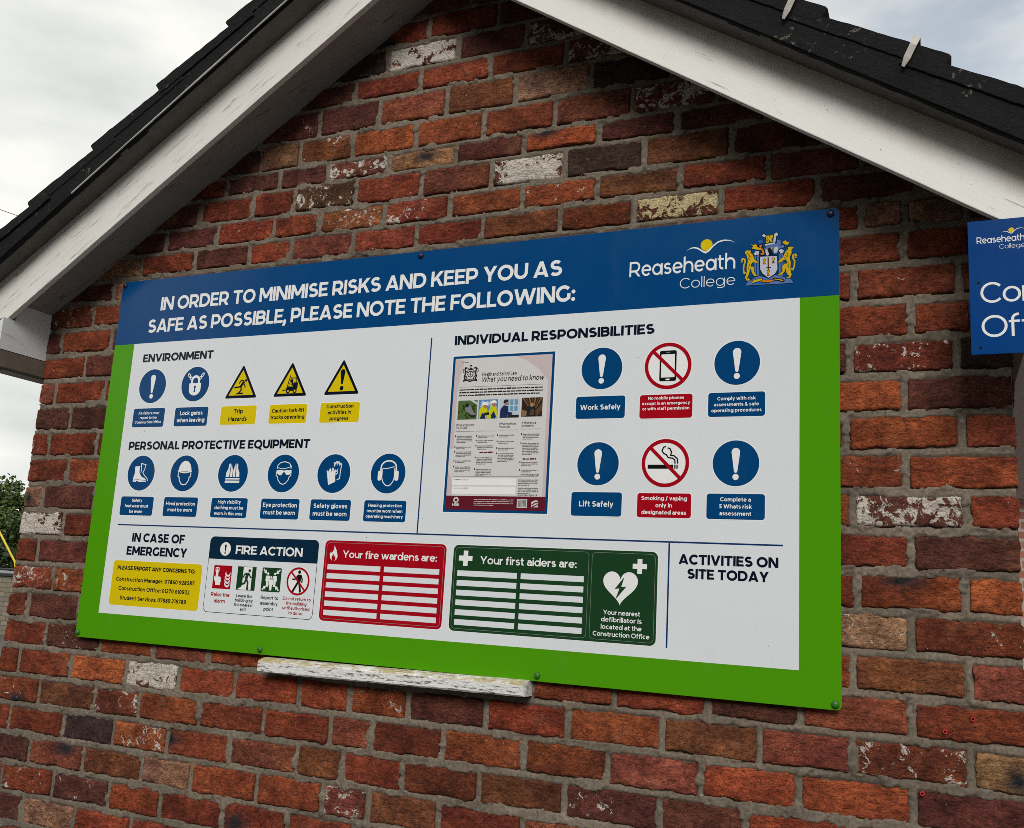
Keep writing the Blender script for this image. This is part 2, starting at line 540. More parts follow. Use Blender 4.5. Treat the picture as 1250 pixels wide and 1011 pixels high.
def mortar_sheet(x0, x1, z0, z1, frame, step, clip=None, depth=-0.0040, rects=()):
    nx, nz = int((x1 - x0) / step) + 1, int((z1 - z0) / step) + 1
    X, Z = np.meshgrid(np.linspace(x0, x1, nx), np.linspace(z0, z1, nz))
    d = depth + 0.0030 * fbm(X * 9, Z * 30, 31) + 0.0022 * fbm(X * 60, Z * 90, 32)
    # the pointing is struck back in a thin dark groove round many bricks, and never covers a brick
    xs, zs = X[0], Z[:, 0]
    for a, b, c, e in rects:
        i0, i1 = np.searchsorted(xs, a - .012), np.searchsorted(xs, b + .012)
        j0, j1 = np.searchsorted(zs, c - .012), np.searchsorted(zs, e + .012)
        if i1 - i0 < 2 or j1 - j0 < 2:
            continue
        xx, zz = X[j0:j1, i0:i1], Z[j0:j1, i0:i1]
        q = np.maximum(np.maximum(a - xx, xx - b), np.maximum(c - zz, zz - e))
        k = np.clip(0.55 + 1.3 * fbm(xx * 26, zz * 26, 44), 0, 1)
        groove = np.where(q < 0.0005, 0.0065, 0.0062 * k * np.exp(-(np.maximum(q, 0) / 0.0028) ** 2))
        k2 = fbm(xx * 17 + 3, zz * 21, 77)
        smear = (q > -0.0080 * np.clip(k2 * 2.2 - 0.25, 0, 1)) & (k2 > 0.12)
        dd = np.minimum(d[j0:j1, i0:i1], depth - groove + 0.001)
        d[j0:j1, i0:i1] = np.where(smear, np.maximum(d[j0:j1, i0:i1], depth + 0.0040 + 0.001 * fbm(xx * 90, zz * 90, 78)), dd)
    if clip is not None:
        Z = np.minimum(Z, clip(X))
    x, y, z = frame(X, d, Z)
    P = np.stack([x, y, z], -1).reshape(-1, 3)
    i = np.arange((nx - 1) * (nz - 1))
    a = (i // (nx - 1)) * nx + i % (nx - 1)
    return P, np.stack([a, a + 1, a + nx + 1, a + nx], 1)


def soffit_z(x):
    return 2.082 - 0.63 * abs(x - APEX)


def jitter(c, r, amt=0.13):
    k = 1 + r.normal(0, amt)
    return tuple(max(0.008, v * k * (1 + r.normal(0, 0.05))) for v in c)


building = tag(empty('brick_outbuilding', (APEX, 1.8, GZ)),
               'small red brick outbuilding with white painted gable boards and dark roof tiles', 'building')
BO = Vector(building.location)


def on_building(o):
    o.parent = building
    o.matrix_parent_inverse = Matrix.Translation(-BO)
    return o


front = lambda u, d, z: (u, FACE - d, z)
gb = Bricks()
auto = ('R', 'R', 'R', 'R', 'D', 'O', 'O', 'B', 'D', 'P', 'R')
for k in range(1, len(ZB)):
    i = k - 13                      # bed index of the row's lower bed
    zt, zb = ZB[k - 1], ZB[k]
    r = np.random.RandomState(500 + k)
    js, cols = ROWS.get(i, ([], ''))
    cols = cols.split()
    segs = []
    if not js:
        x = WL - 0.235 * r.rand()
        while x < WR:
            segs.append((x, x + 0.235, auto[r.randint(len(auto))]))
            x += 0.235
    else:
        js = [None if j is None else j / 1000 for j in js]
        ci = 0
        known = []
        if None in js:
            g = js.index(None)
            parts = (js[:g], js[g + 1:])
        else:
            parts = (js,)
        for pi, pj in enumerate(parts):
            lo = WL if pi == 0 else pj[0] - 0.235
            hi = WR if pi == len(parts) - 1 else pj[-1] + 0.235
            first = lo if (pi > 0 or pj[0] - WL < 0.30) else pj[0] - 0.235
            last = hi if (pi < len(parts) - 1 or WR - pj[-1] < 0.30) else pj[-1] + 0.235
            ed = [first] + pj + [last]
            for a, b in zip(ed, ed[1:]):
                known.append((a, b, cols[ci]))
                ci += 1
        segs = known
        cover = [(WL, known[0][0])] + [(a[1], b[0]) for a, b in zip(known, known[1:])] + [(known[-1][1], WR)]
        for a, b in cover:
            if b - a > 0.02:
                n = max(1, round((b - a) / 0.235))
                for q in range(n):
                    segs.append((a + (b - a) * q / n, a + (b - a) * (q + 1) / n, auto[r.randint(len(auto))]))
    for a, b, code in segs:
        a, b = max(a, WL), min(b, WR)
        if b - a < 0.025:
            continue
        if (zt + zb) / 2 > max(soffit_z(a), soffit_z(b), soffit_z((a + b) / 2)) + (0.035 if (a + b) / 2 < APEX else 0.075):
            continue
        hj = 0.0078 + 0.0028 * r.rand()
        bj = (0.0070 if i < -2 else 0.0088) + 0.0032 * r.rand()
        xl = a + (0 if a == WL else hj)
        xr = b - (0 if b == WR else hj)
        paint = PAINT.get(code, 0.0)
        if not paint and r.rand() < 0.13:
            paint = 0.10 + 0.12 * r.rand()
        pcol = (.66, .54, .30) if (code == 'Y') else ((.62, .54, .42) if (code in 'w' and r.rand() < .6) else (.70, .63, .56))
        scorch = False
        if code == 'U':
            scorch = (0.15, 0.42, 0.2, 0.75) if i < 0 else (0.55, 0.55, -0.3, 0.75)
        elif r.rand() < 0.06:
            scorch = (r.uniform(-1, 1), 0.5, r.uniform(-1, 1), 0.8)
        hid = (0.06 < xl and xr < 2.30 and -0.0 < zb and zt < 1.13)
        gb.brick(xl, xr, zb + bj, zt - bj + 0.003 * r.rand(), jitter(CODE[code], r), paint, pcol, 1000 + k * 61 + int(a * 997), front,
                 nu=12 if hid else 40, nv=6 if hid else 16, scorch=scorch)
on_building(gb.build('gable_wall', None, mortar_sheet(WL + .004, WR - .004, GZ - 0.05, 2.2, front, 0.0038, lambda X: 2.15 - 0.63 * np.abs(X - APEX), rects=gb.rects)))

DEPTH = 4.0
for sgn, xw in ((-1, WL), (1, WR)):
    sb = Bricks()
    fr = (lambda u, d, z, s=sgn, xw=xw: (xw + s * d + 0 * u, (u if s > 0 else -u), z + 0 * u))
    for k in range(13, len(ZB)):
        r = np.random.RandomState(900 + k * 3 + sgn)
        y = FACE + 0.113 + (0.117 if k % 2 else 0)
        while y < DEPTH:
            a, b = y + 0.010, min(y + 0.235, DEPTH) - 0.010
            if sgn < 0:
                a, b = -b, -a
            c = jitter(CODE[auto[r.randint(len(auto))]], r)
            if abs(b - a) > 0.03:
                sb.brick(a, b, ZB[k] + .010, ZB[k - 1] - .010, c, 0.0, (.7, .68, .62), 7000 + k * 77 + int(y * 100), fr, nu=12, nv=6)
            y += 0.235
    u0, u1 = (FACE + 0.012, DEPTH) if sgn > 0 else (-DEPTH, -(FACE + 0.012))
    on_building(sb.build('side_wall', None, mortar_sheet(u0, u1, GZ - 0.05, 1.10, fr, 0.05)))
mb = MB()
mb.box((WL + .03, DEPTH - .1, GZ), (WR - .03, DEPTH - .004, 1.05), M_MORTAR)
mb.prism([(WL + .03, 1.06), (WR - .03, 1.06), (APEX, 2.05)], DEPTH - .1, DEPTH - .004, M_MORTAR)
on_building(mb.build('rear_wall'))

# red plastic wall plugs left in the brickwork
M_PLUG = plain('red_plastic', (.50, .03, .03), .4)
M_HOLE = plain('plug_hole', (.02, .006, .006), .8)
for x, z in ((2.5724, -.0234), (2.6283, .0082), (2.5247, -.1567)):
    mb = MB()
    n = 14
    for k in range(n):
        a0, a1 = 2 * math.pi * k / n, 2 * math.pi * (k + 1) / n
        for r0, r1, y0, y1 in ((.0046, .0046, .024, .0105), (.0046, .0026, .0105, .0105), (.0026, .0024, .0105, .022)):
            mb.face([(x + r0 * math.cos(a0), y0, z + r0 * math.sin(a0)), (x + r0 * math.cos(a1), y0, z + r0 * math.sin(a1)),
                     (x + r1 * math.cos(a1), y1, z + r1 * math.sin(a1)), (x + r1 * math.cos(a0), y1, z + r1 * math.sin(a0))], M_PLUG)
    mb.face([(x + .0024 * math.cos(2 * math.pi * k / n), .0218, z + .0024 * math.sin(2 * math.pi * k / n)) for k in range(n)], M_HOLE)
    on_building(mb.build('wall_plug'))

# ---------------------------------------------------------------- roof, gable boards, eaves
def painted_wood(name, stain, crack0=0.5, lo=(0.70, 0.69, 0.66), hi=(0.80, 0.79, 0.765)):
    t = NT(name)
    v = t.obj()
    # grain runs along the board: stretch the noise with the slope taken out of the mesh by its UV map
    uv = t.n('ShaderNodeUVMap').outputs['UV']
    g = t.noise(t.scaled(uv, (0.75, 30, 1)), 2.2, 6, 0.6, 0.35)
    g2 = t.noise(t.scaled(uv, (5, 90, 1)), 2.0, 3, 0.5)
    big = t.noise(uv, 7, 4, 0.6)
    sp = t.noise(uv, 170, 2, 0.5)
    c = t.mix(big, lo, hi)
    crack = t.math('MULTIPLY', t.ramp(t.math('ABSOLUTE', t.math('SUBTRACT', g, 0.5)), 0.004, 0.016, (1, 1, 1), (0, 0, 0)),
                   t.ramp(t.noise(t.scaled(uv, (2, 9, 1)), 3.0, 3, 0.5), crack0, crack0 + 0.09))
    c = t.mix(t.math('MULTIPLY', crack, 0.8), c, (0.12, 0.105, 0.09))
    # dirt washed along the top of the board and small chips
    top = t.ramp(t.math('ADD', t.n('ShaderNodeSeparateXYZ', Vector=uv).outputs[1], t.math('MULTIPLY', t.math('SUBTRACT', big, 0.5), 0.10)), 0.060, 0.150)
    c = t.mix(t.math('MULTIPLY', top, stain), c, (0.34, 0.255, 0.185))
    c = t.mix(t.math('MULTIPLY', t.ramp(sp, 0.70, 0.74), t.ramp(t.noise(uv, 12, 2), 0.44, 0.62)), c, (0.10, 0.085, 0.07))
    t.bsdf(Base_Color=c, Roughness=0.5, Specular_IOR_Level=0.4)
    t.bump(t.math('SUBTRACT', t.math('ADD', t.math('MULTIPLY', g2, 0.35), t.math('MULTIPLY', big, 0.8)), t.math('MULTIPLY', crack, 1.2)), 0.3, 0.002)
    return t.m


M_BARGE_L = painted_wood('weathered_white_paint', 0.15, 0.50)
M_BARGE_R = painted_wood('dirt_streaked_white_paint', 0.85, 0.64, (0.76, 0.755, 0.73), (0.84, 0.835, 0.81))
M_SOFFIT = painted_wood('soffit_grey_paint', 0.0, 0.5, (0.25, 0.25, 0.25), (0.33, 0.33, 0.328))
M_BOX = painted_wood('eaves_box_paint', 0.0, 0.62, (0.62, 0.64, 0.66), (0.72, 0.74, 0.76))


def tile_material():
    t = NT('dark_concrete_tile')
    v = t.obj()
    n = t.noise(v, 9, 6, 0.65)
    f = t.noise(v, 120, 4, 0.7)
    c = t.mix(n, (0.006, 0.006, 0.007), (0.020, 0.020, 0.022))
    c = t.mix(t.math('MULTIPLY', t.ramp(f, 0.55, 0.75), 0.6), c, (0.036, 0.035, 0.034))
    l = t.noise(v, 40, 6, 0.75, 0.1)
    c = t.mix(t.math('MULTIPLY', t.ramp(l, 0.60, 0.66), t.ramp(t.noise(v, 5.2, 2), 0.50, 0.60)), c, (0.20, 0.18, 0.145))
    t.bsdf(Base_Color=c, Roughness=0.9, Specular_IOR_Level=0.12)
    t.bump(t.math('ADD', f, n), 0.8, 0.006)
    return t.m


M_TILE = tile_material()
M_UNDER = plain('undercloak_board', (0.105, 0.098, 0.086), 0.85, 0.35, 25, 0.3)
M_LIT_EDGE = plain('painted_lit_edge', (0.38, 0.37, 0.35), 0.8, 0.3, 30, 0.3)  # pale tone painting the light on the left verge's lower edge
M_CLIP = plain('dull_aluminium', (0.36, 0.34, 0.31), 0.5, 0.3, 60, 0.2, metal=0.2)
M_BEAM = plain('bare_weathered_wood', (0.135, 0.112, 0.088), 0.8, 0.35, 22, 0.4)
TH = math.atan(0.66)


def sl(s, dx, n, base=(2.24, 0.66)):
    """point of the slope: dx down from the ridge, n square off the roof plane"""
    return (APEX + s * (dx + n * math.sin(TH)), base[0] - base[1] * dx + n * math.cos(TH))


def uv_slope(o, z0):
    """board UVs: u along the slope, v up from its lower edge"""
    me = o.data
    ul = me.uv_layers.new(name='UVMap')
    c, s_ = math.cos(TH), math.sin(TH)
    off = o.matrix_parent_inverse
    for lp in me.loops:
        p = me.vertices[lp.vertex_index].co
        dx = abs(p.x - APEX)
        ul.data[lp.index].uv = (dx / c + (5 if p.x > APEX else 0) + p.y * 0.7, (p.z - (z0 - 0.661 * dx)) * c + (p.y + 0.15) * 0.2)


def board_profile(s, top, bot, x0, x1, n=60, wob=0.0012, seed=0):
    """long board outline with slightly uneven edges, from the ridge line to the eaves"""
    xs = np.linspace(x0, x1, n)
    lo = [(APEX + s * x, bot(x) + wob * float(fbm(x * 9, 0.3, seed))) for x in xs]
    hi = [(APEX + s * x, top(x) + wob * float(fbm(x * 9, 4.3, seed))) for x in xs[::-1]]
    return lo + hi


EAVE = 1.86
for s in (-1, 1):
    mb = MB()
    mb.prism(board_profile(s, lambda x: 2.262 - 0.645 * x, lambda x: 2.0735 - 0.661 * x, 0.0015, EAVE, seed=3 + s), -0.150, -0.129, M_BARGE_L if s < 0 else M_BARGE_R)
    o = on_building(mb.build('bargeboard', bevel=0.0025))
    uv_slope(o, 2.0735)
    mb = MB()
    up = 0.0 if s < 0 else 0.052
    mb.prism(board_profile(s, lambda x: 2.094 + up - 0.63 * x, lambda x: 2.082 + up - 0.63 * x, 0.0015, 1.5425, seed=9), -0.1288, FACE + 0.012, M_SOFFIT)
    o = on_building(mb.build('soffit'))
    uv_slope(o, 2.082)
    mb = MB()
    mb.prism(board_profile(s, lambda x: 2.2315 - 0.645 * x, lambda x: 2.2235 - 0.645 * x, 0.0015, EAVE + .01, seed=14), -0.222, -0.1505, M_UNDER)
    on_building(mb.build('undercloak'))
    # closed eaves box at the foot of the gable
    mb = MB()
    x_in = WL if s < 0 else WR
    x_out = x_in + s * 0.30
    a, b = sorted((x_in + s * .001, x_out))
    zi = soffit_z(x_in)
    zo = soffit_z(x_out)
    mb.prism([(x_in, 0.940), (x_in, zi), (x_out, zo), (x_out, 0.940)], -0.1197, FACE + 0.02, M_BOX)
    mb.prism([(x_in, 0.940), (x_in, zi), (x_out, zo), (x_out, 0.940)], FACE + 0.0205, DEPTH, M_BOX)
    bz = lambda x: 2.0735 - .661 * abs(x - APEX) - .004
    mb.prism([(x_in, 0.940), (x_in, bz(x_in)), (x_out, bz(x_out)), (x_out, 0.940)], -0.1680 if s < 0 else -0.1480, -0.1200, M_BOX)
    o = on_building(mb.build('eaves_box'))
    uv_slope(o, 2.05)
    mb = MB()
    mb.box((x_in + .001 if s > 0 else x_in - .042, -0.1660 if s < 0 else -0.1470, 0.879), (x_in + .042 if s > 0 else x_in - .001, DEPTH, 0.9385), M_BEAM)
    on_building(mb.build('eaves_beam', bevel=0.003))
    # tiled slope: overlapping courses with a dropped verge
    roof = empty('roof_slope', (APEX, 1.8, 2.2))
    on_building(roof)
    mb = MB()
    r = random.Random(40 + s)
    tails = [0.588 + 0.26 * k for k in range(-2, 6)]
    for k, t in enumerate(tails):
        h = max(0.0, t - 0.335)
        prof = [(t, .070), (t + .003, .108), (t - .004, .111), (t - .06, .107), (h, .080), (h, .052)]
        dz = r.uniform(-.002, .002)
        y0 = -0.235 + r.uniform(-.003, .003)
        edge = []
        for (a0, n0), (a1, n1) in zip(prof, prof[1:] + prof[:1]):
            m_ = max(1, int(math.hypot(a1 - a0, n1 - n0) / .012))
            for q_ in range(m_):
                f_ = q_ / m_
                a_, n_ = a0 + (a1 - a0) * f_, n0 + (n1 - n0) * f_
                edge.append((a_ + .0022 * float(fbm(n_ * 90 + k, a_ * 40, 71 + s)), n_ + .0024 * float(fbm(a_ * 55, k * 3.3, 72 + s)) + .0012 * float(fbm(a_ * 190, k * 3.3, 73 + s))))
        mb.prism([sl(s, a, n + dz) for a, n in edge], y0, 4.15, M_TILE)
    # the cloaked verge below the courses, its face uneven with old bedding mortar
    xs = np.linspace(0.0, EAVE - .03, 150)
    lo = [sl(s, x, -.001 + .0022 * float(fbm(x * 16, 1.0, 61)) + .0012 * float(fbm(x * 70, 1.0, 62))) for x in xs]
    hi = [sl(s, x, .078) for x in xs[::-1]]
    mb.prism(lo + hi, -0.2300, -0.214, M_TILE)
    ys = [sl(s, x, .030 + .012 * float(fbm(x * 7, 5, 63))) for x in xs]
    mb.prism([sl(s, x, .0) for x in xs] + ys[::-1], -0.2345, -0.2302, M_TILE)
    tl = mb.build('tile_courses', bevel=0.0015)
    tl.parent = roof
    tl.matrix_parent_inverse = Matrix.Translation(-Vector((APEX, 1.8, 2.2))) 
    if s < 0:  # added pale strip: painted light line along the verge's bottom edge
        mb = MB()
        mb.prism(board_profile(s, lambda x: 2.2425 - .66 * x, lambda x: 2.2375 - .66 * x, 0.0, 1.22, wob=.002, seed=22), -0.2385, -0.2347, M_LIT_EDGE)
        lp = mb.build('verge_lit_edge')
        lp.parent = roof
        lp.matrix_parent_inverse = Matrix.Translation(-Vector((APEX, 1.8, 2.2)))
    if s > 0:
        for t in (tails[3], tails[4], tails[5]):
            mb = MB()
            q = t - 0.066
            A = np.array([sl(s, q - .004, .116), sl(s, q + .004, .045)])
            tdir = (math.cos(TH), -math.sin(TH))
            wd = 0.0078
            pts = []
            for (x, z), yy in ((A[0], -0.19), (A[0] + (0, .002), -0.2445), (A[0] * .72 + A[1] * .28, -0.249), (A[0] * .3 + A[1] * .7, -0.2465), (A[1], -0.2435)):
                pts.append((x, yy, z))
            for p, p2 in zip(pts, pts[1:]):
                k0 = 1.0 if p is not pts[3] else 1.0
                k1 = 1.0 if p2 is not pts[4] else 0.45
                f1 = [(p[0] - wd * tdir[0] * k0, p[1], p[2] - wd * tdir[1] * k0), (p2[0] - wd * tdir[0] * k1, p2[1], p2[2] - wd * tdir[1] * k1),
                      (p2[0] + wd * tdir[0] * k1, p2[1], p2[2] + wd * tdir[1] * k1), (p[0] + wd * tdir[0] * k0, p[1], p[2] + wd * tdir[1] * k0)]
                mb.face(f1, M_CLIP)
            cl = mb.build('tile_clip')
            md = cl.modifiers.new('thickness', 'SOLIDIFY')
            md.thickness = 0.003
            cl.parent = roof
            cl.matrix_parent_inverse = Matrix.Translation(-Vector((APEX, 1.8, 2.2)))
mb = MB()
ring = [(APEX + .15 * math.cos(a), 2.225 + .135 * math.sin(a)) for a in np.linspace(math.radians(-12), math.radians(192), 18)]
mb.prism(ring, -0.232, 4.14, M_TILE)
on_building(mb.build('ridge_tile', bevel=0.004))

# ---------------------------------------------------------------- old timber ledge under the board
def ledge_material():
    t = NT('flaking_white_paint')
    v = t.obj()
    g = t.noise(t.scaled(v, (7, 60, 60)), 3.0, 6, 0.65, 0.4)
    f = t.noise(t.scaled(v, (1, 2.5, 2.5)), 55, 5, 0.7)
    c = t.mix(t.noise(v, 18, 3), (0.68, 0.69, 0.68), (0.82, 0.82, 0.81))
    c = t.mix(t.ramp(t.math('ADD', t.math('MULTIPLY', g, 0.6), t.math('MULTIPLY', f, 0.4)), 0.53, 0.585), c, (0.17, 0.155, 0.135))
    nz = t.n('ShaderNodeSeparateXYZ', Vector=t.n('ShaderNodeNewGeometry').outputs['Normal']).outputs[2]
    li = t.math('MULTIPLY', t.ramp(nz, 0.35, 0.6), t.ramp(t.noise(v, 26, 5, 0.7), 0.42, 0.56))
    c = t.mix(t.math('MULTIPLY', li, 0.8), c, t.mix(t.noise(v, 60, 3), (0.36, 0.25, 0.06), (0.48, 0.38, 0.16)))
    t.bsdf(Base_Color=c, Roughness=0.8, Specular_IOR_Level=0.25)
    t.bump(t.math('SUBTRACT', f, g), 0.6, 0.004)
    return t.m


M_LEDGE = ledge_material()
nx = 84
ring_pts = [(FACE + .01, -0.004), (FACE + .01, -0.047), (-0.030, -0.0470), (-0.0345, -0.043), (-0.0355, -0.018), (-0.031, -0.0135), (-0.012, -0.008)]
V, F = [], []
xs = np.linspace(0.762, 1.6005, nx)
for i, x in enumerate(xs):
    tilt = (x - 0.76) * 0.0095
    e = min(i, nx - 1 - i)
    for j, (y, z) in enumerate(ring_pts):
        w = 1.0 if j > 1 else 0.2
        jx = 0.0
        if e == 0 and j in (3, 4, 5):
            jx = 0.004 if i == 0 else -0.004
        V.append((x + jx, y + w * (0.0009 * float(fbm(x * 14, j * 3.1, 51)) + .0005 * float(fbm(x * 70, j * 5, 52))), z + tilt + w * 0.0010 * float(fbm(x * 18, j * 7.7, 53))))
nr = len(ring_pts)
for i in range(nx - 1):
    for j in range(nr):
        k = (j + 1) % nr
        F.append((i * nr + j, i * nr + k, (i + 1) * nr + k, (i + 1) * nr + j))
F.append(tuple(reversed(range(nr))))
F.append(tuple((nx - 1) * nr + j for j in range(nr)))
me = bpy.data.meshes.new('wooden_ledge')
me.from_pydata(V, [], F)
bm = bmesh.new(); bm.from_mesh(me); bmesh.ops.recalc_face_normals(bm, faces=bm.faces); bm.to_mesh(me); bm.free()
tag(link('wooden_ledge', me, None, (M_LEDGE,)), 'short white timber ledge with flaking paint and yellow lichen, under the safety notice board', 'ledge')

# ---------------------------------------------------------------- printed graphics: strokes, shapes and a stroke alphabet
def arc(cx, cy, rx, ry, a0, a1, n=None):
    n = n or max(3, int(abs(a1 - a0) / 15) + 1)
    return [(cx + rx * math.cos(math.radians(a0 + (a1 - a0) * k / n)), cy + ry * math.sin(math.radians(a0 + (a1 - a0) * k / n))) for k in range(n + 1)]


def stroke(pts, w, closed=False):
    """polyline -> list of quads of constant width with mitred joints"""
    p = [pts[0]]
    for q in pts[1:]:
        if math.hypot(q[0] - p[-1][0], q[1] - p[-1][1]) > 1e-6:
            p.append(q)
    if closed and math.hypot(p[0][0] - p[-1][0], p[0][1] - p[-1][1]) < 1e-6:
        p.pop()
    n = len(p)
    h = w / 2
    nr = []
    for i in range(n):
        ds = []
        if i > 0 or closed:
            a, b = p[i - 1], p[i]
            ds.append((b[0] - a[0], b[1] - a[1]))
        if i < n - 1 or closed:
            a, b = p[i], p[(i + 1) % n]
            ds.append((b[0] - a[0], b[1] - a[1]))
        ns = [(-d[1] / math.hypot(*d), d[0] / math.hypot(*d)) for d in ds]
        if len(ns) == 1:
            nr.append((ns[0][0] * h, ns[0][1] * h))
        else:
            sx, sy = ns[0][0] + ns[1][0], ns[0][1] + ns[1][1]
            l2 = max(sx * sx + sy * sy, 0.8)
            nr.append((sx * 2 * h / l2, sy * 2 * h / l2))
    out = []
    for i in range(n if closed else n - 1):
        j = (i + 1) % n
        out.append([(p[i][0] - nr[i][0], p[i][1] - nr[i][1]), (p[j][0] - nr[j][0], p[j][1] - nr[j][1]),
                    (p[j][0] + nr[j][0], p[j][1] + nr[j][1]), (p[i][0] + nr[i][0], p[i][1] + nr[i][1])])
    return out


def rr(x0, z0, x1, z1, r, n=6):
    return (arc(x1 - r, z1 - r, r, r, 0, 90, n) + arc(x0 + r, z1 - r, r, r, 90, 180, n)
            + arc(x0 + r, z0 + r, r, r, 180, 270, n) + arc(x1 - r, z0 + r, r, r, 270, 360, n))


def glyph(ch, w, single=False):
    """(ink width, groups of quads); cap height 1"""
    h = w / 2
    t = 1 - h
    x = .745
    g = []

    def V(cx, a, b):
        g.append([[(cx - h, a), (cx + h, a), (cx + h, b), (cx - h, b)]])

    def H(a, b, cy):
        q = h * .9
        g.append([[(a, cy - q), (b, cy - q), (b, cy + q), (a, cy + q)]])

    def D(xa, ya, xb, yb):
        k = h * math.hypot(xb - xa, yb - ya) / abs(yb - ya)
        k = min(k, w * .75)
        g.append([[(xa - k, ya), (xa + k, ya), (xb + k, yb), (xb - k, yb)]])

    def P(pts, closed=False):
        g.append(stroke(pts, w, closed))

    def O(cx, cy, rx, ry):
        P(arc(cx, cy, rx, ry, 0, 360, 28), True)

    def dot(cx, cy, r=None):
        r = r or w * .6
        g.append([arc(cx, cy, r, r, 0, 345, 12)])
    k = h * 1.12
    W = .8
    if ch == 'A':
        W = .98; D(k, 0, .49, 1); D(W - k, 0, .49, 1); H(.22, .76, .25)
    elif ch == 'B':
        W = .82; V(h, 0, 1); P([(h, t), (.44, t)] + arc(.44, (t + .52) / 2, .28 - h + .06, (t - .52) / 2, 90, -90) + [(h, .52)])
        P([(h, .52), (.46, .52)] + arc(.46, (.52 + h) / 2, .36 - h, (.52 - h) / 2, 90, -90) + [(h, h)])
    elif ch in 'CG':
        W = .88 if ch == 'C' else .93; P(arc(.5, .5, .5 - h, .51 - h, 42, 318 if ch == 'C' else 322, 24))
        if ch == 'G':
            V(W - h - .01, .14, .5)
    elif ch == 'D':
        W = .92; V(h, 0, 1); P([(h, t), (.42, t)] + arc(.42, .5, .5 - h, .5 - h, 90, -90) + [(h, h)])
    elif ch == 'E':
        W = .70; V(h, 0, 1); H(h, .68, t); H(h, .63, .5); H(h, .70, h)
    elif ch == 'F':
        W = .67; V(h, 0, 1); H(h, .67, t); H(h, .61, .47)
    elif ch == 'H':
        W = .90; V(h, 0, 1); V(W - h, 0, 1); H(h, W - h, .5)
    elif ch == 'I':
        W = w; V(h, 0, 1)
    elif ch == 'J':
        W = .56; P([(W - h, 1), (W - h, .3)] + arc(.25, .3, W - h - .25, .3 - h, 0, -140))
    elif ch == 'K':
        W = .84; V(h, 0, 1); D(h + .06, .34, W - k, 1); D(.40, .56, W - k + .02, 0)
    elif ch == 'L':
        W = .63; V(h, 0, 1); H(h, W, h)
    elif ch == 'M':
        W = 1.06; V(h, 0, 1); V(W - h, 0, 1); D(k, 1, W / 2, .22); D(W - k, 1, W / 2, .22)
    elif ch == 'N':
        W = .91; V(h, 0, 1); V(W - h, 0, 1); D(k, 1, W - k, 0)
    elif ch in 'OQ':
        W = 1.04; O(.52, .5, .52 - h, .51 - h)
        if ch == 'Q':
            D(.6, .2, .9, -.13)
    elif ch in 'PR':
        W = .81 if ch == 'P' else .84
        V(h, 0, 1); P([(h, t), (.44, t)] + arc(.44, (t + .36) / 2, .37 - h, (t - .36) / 2, 90, -90) + [(h, .36)])
        if ch == 'R':
            D(.45, .36, W - k, 0)
    elif ch == 'S':
        W = .78; P(arc(.39, (t + .51) / 2, .35 - h, (t - .51) / 2, 32, 270) + arc(.39, (.51 + h) / 2, .39 - h, (.51 - h) / 2, 90, -148)[1:])
    elif ch == 'T':
        W = .80; V(.4, 0, 1); H(0, W, t)
    elif ch == 'U':
        W = .88; P([(h, 1), (h, .42)] + arc(.44, .42, .44 - h, .42 - h, 180, 360) + [(W - h, 1)])
    elif ch == 'V':
        W = .96; D(k, 1, .48, 0); D(W - k, 1, .48, 0)
    elif ch == 'W':
        W = 1.44; D(k, 1, .40, 0); D(.40, 0, .72, .98); D(.72, .98, 1.04, 0); D(1.04, 0, W - k, 1)
    elif ch == 'X':
        W = .9; D(k, 1, W - k, 0); D(k, 0, W - k, 1)
    elif ch == 'Y':
        W = .9; D(k, 1, .45, .38); D(W - k, 1, .45, .38); V(.45, 0, .44)
    elif ch == 'Z':
        W = .78; H(0, W, t); H(0, W, h); D(k + .02, h, W - k - .02, t)
    elif ch == 'a' and not single:
        W = .63; V(W - h, 0, .44); P(arc(.31, .44, W - h - .31, x - h - .44, 150, 0))
        P([(W - h, .43), (.30, .43)] + arc(.30, (.43 + h) / 2, .30 - h, (.43 - h) / 2, 90, 270) + [(.36, h), (W - h, .22)])
    elif ch in 'adbpq':
        W = .78; left = ch in 'bp'
        O(.41 if left else .37, x / 2, .37 - h, x / 2 - h + .01)
        V(h if left else W - h, -.24 if ch in 'pq' else 0, 1.05 if ch in 'bd' else x)
    elif ch == 'c':
        W = .66; P(arc(.37, x / 2, .37 - h, x / 2 - h + .01, 48, 312))
    elif ch == 'e':
        W = .73; H(h, W - h * .6, x / 2); P(arc(.37, x / 2, .37 - h, x / 2 - h + .01, 0, 318))
    elif ch == 'f':
        W = .46; P([(.10 + h, 0), (.10 + h, .8)] + arc(.38, .8, .28 - h, .26 - h, 180, 82)); H(0, .44, x - h)
    elif ch == 'g':
        W = .78; O(.37, x / 2, .37 - h, x / 2 - h + .01); P([(W - h, x), (W - h, .02)] + arc(.39, .02, .39 - h, .26 - h, 0, -142))
    elif ch in 'hn':
        W = .72; V(h, 0, 1.05 if ch == 'h' else x); P([(h, .38)] + arc(.36, .38, .36 - h, x - h - .38, 180, 0) + [(W - h, 0)])
    elif ch in 'ij':
        W = w * 1.2; V(W / 2, 0 if ch == 'i' else -.2, x); dot(W / 2, .96, w * .62)
    elif ch == 'k':
        W = .68; V(h, 0, 1.05); D(h + .05, .24, W - k - .02, x); D(.32, .42, W - k + .03, 0)
    elif ch == 'l':
        W = w; V(h, 0, 1.05)
    elif ch == 'm':
        W = 1.18; V(h, 0, x)
        for c0 in (.325, W - .325):
            P([(c0 - .325 + h, .40)] + arc(c0, .40, .325 - h, x - h - .40, 180, 0) + [(c0 + .325 - h, 0)])
    elif ch == 'o':
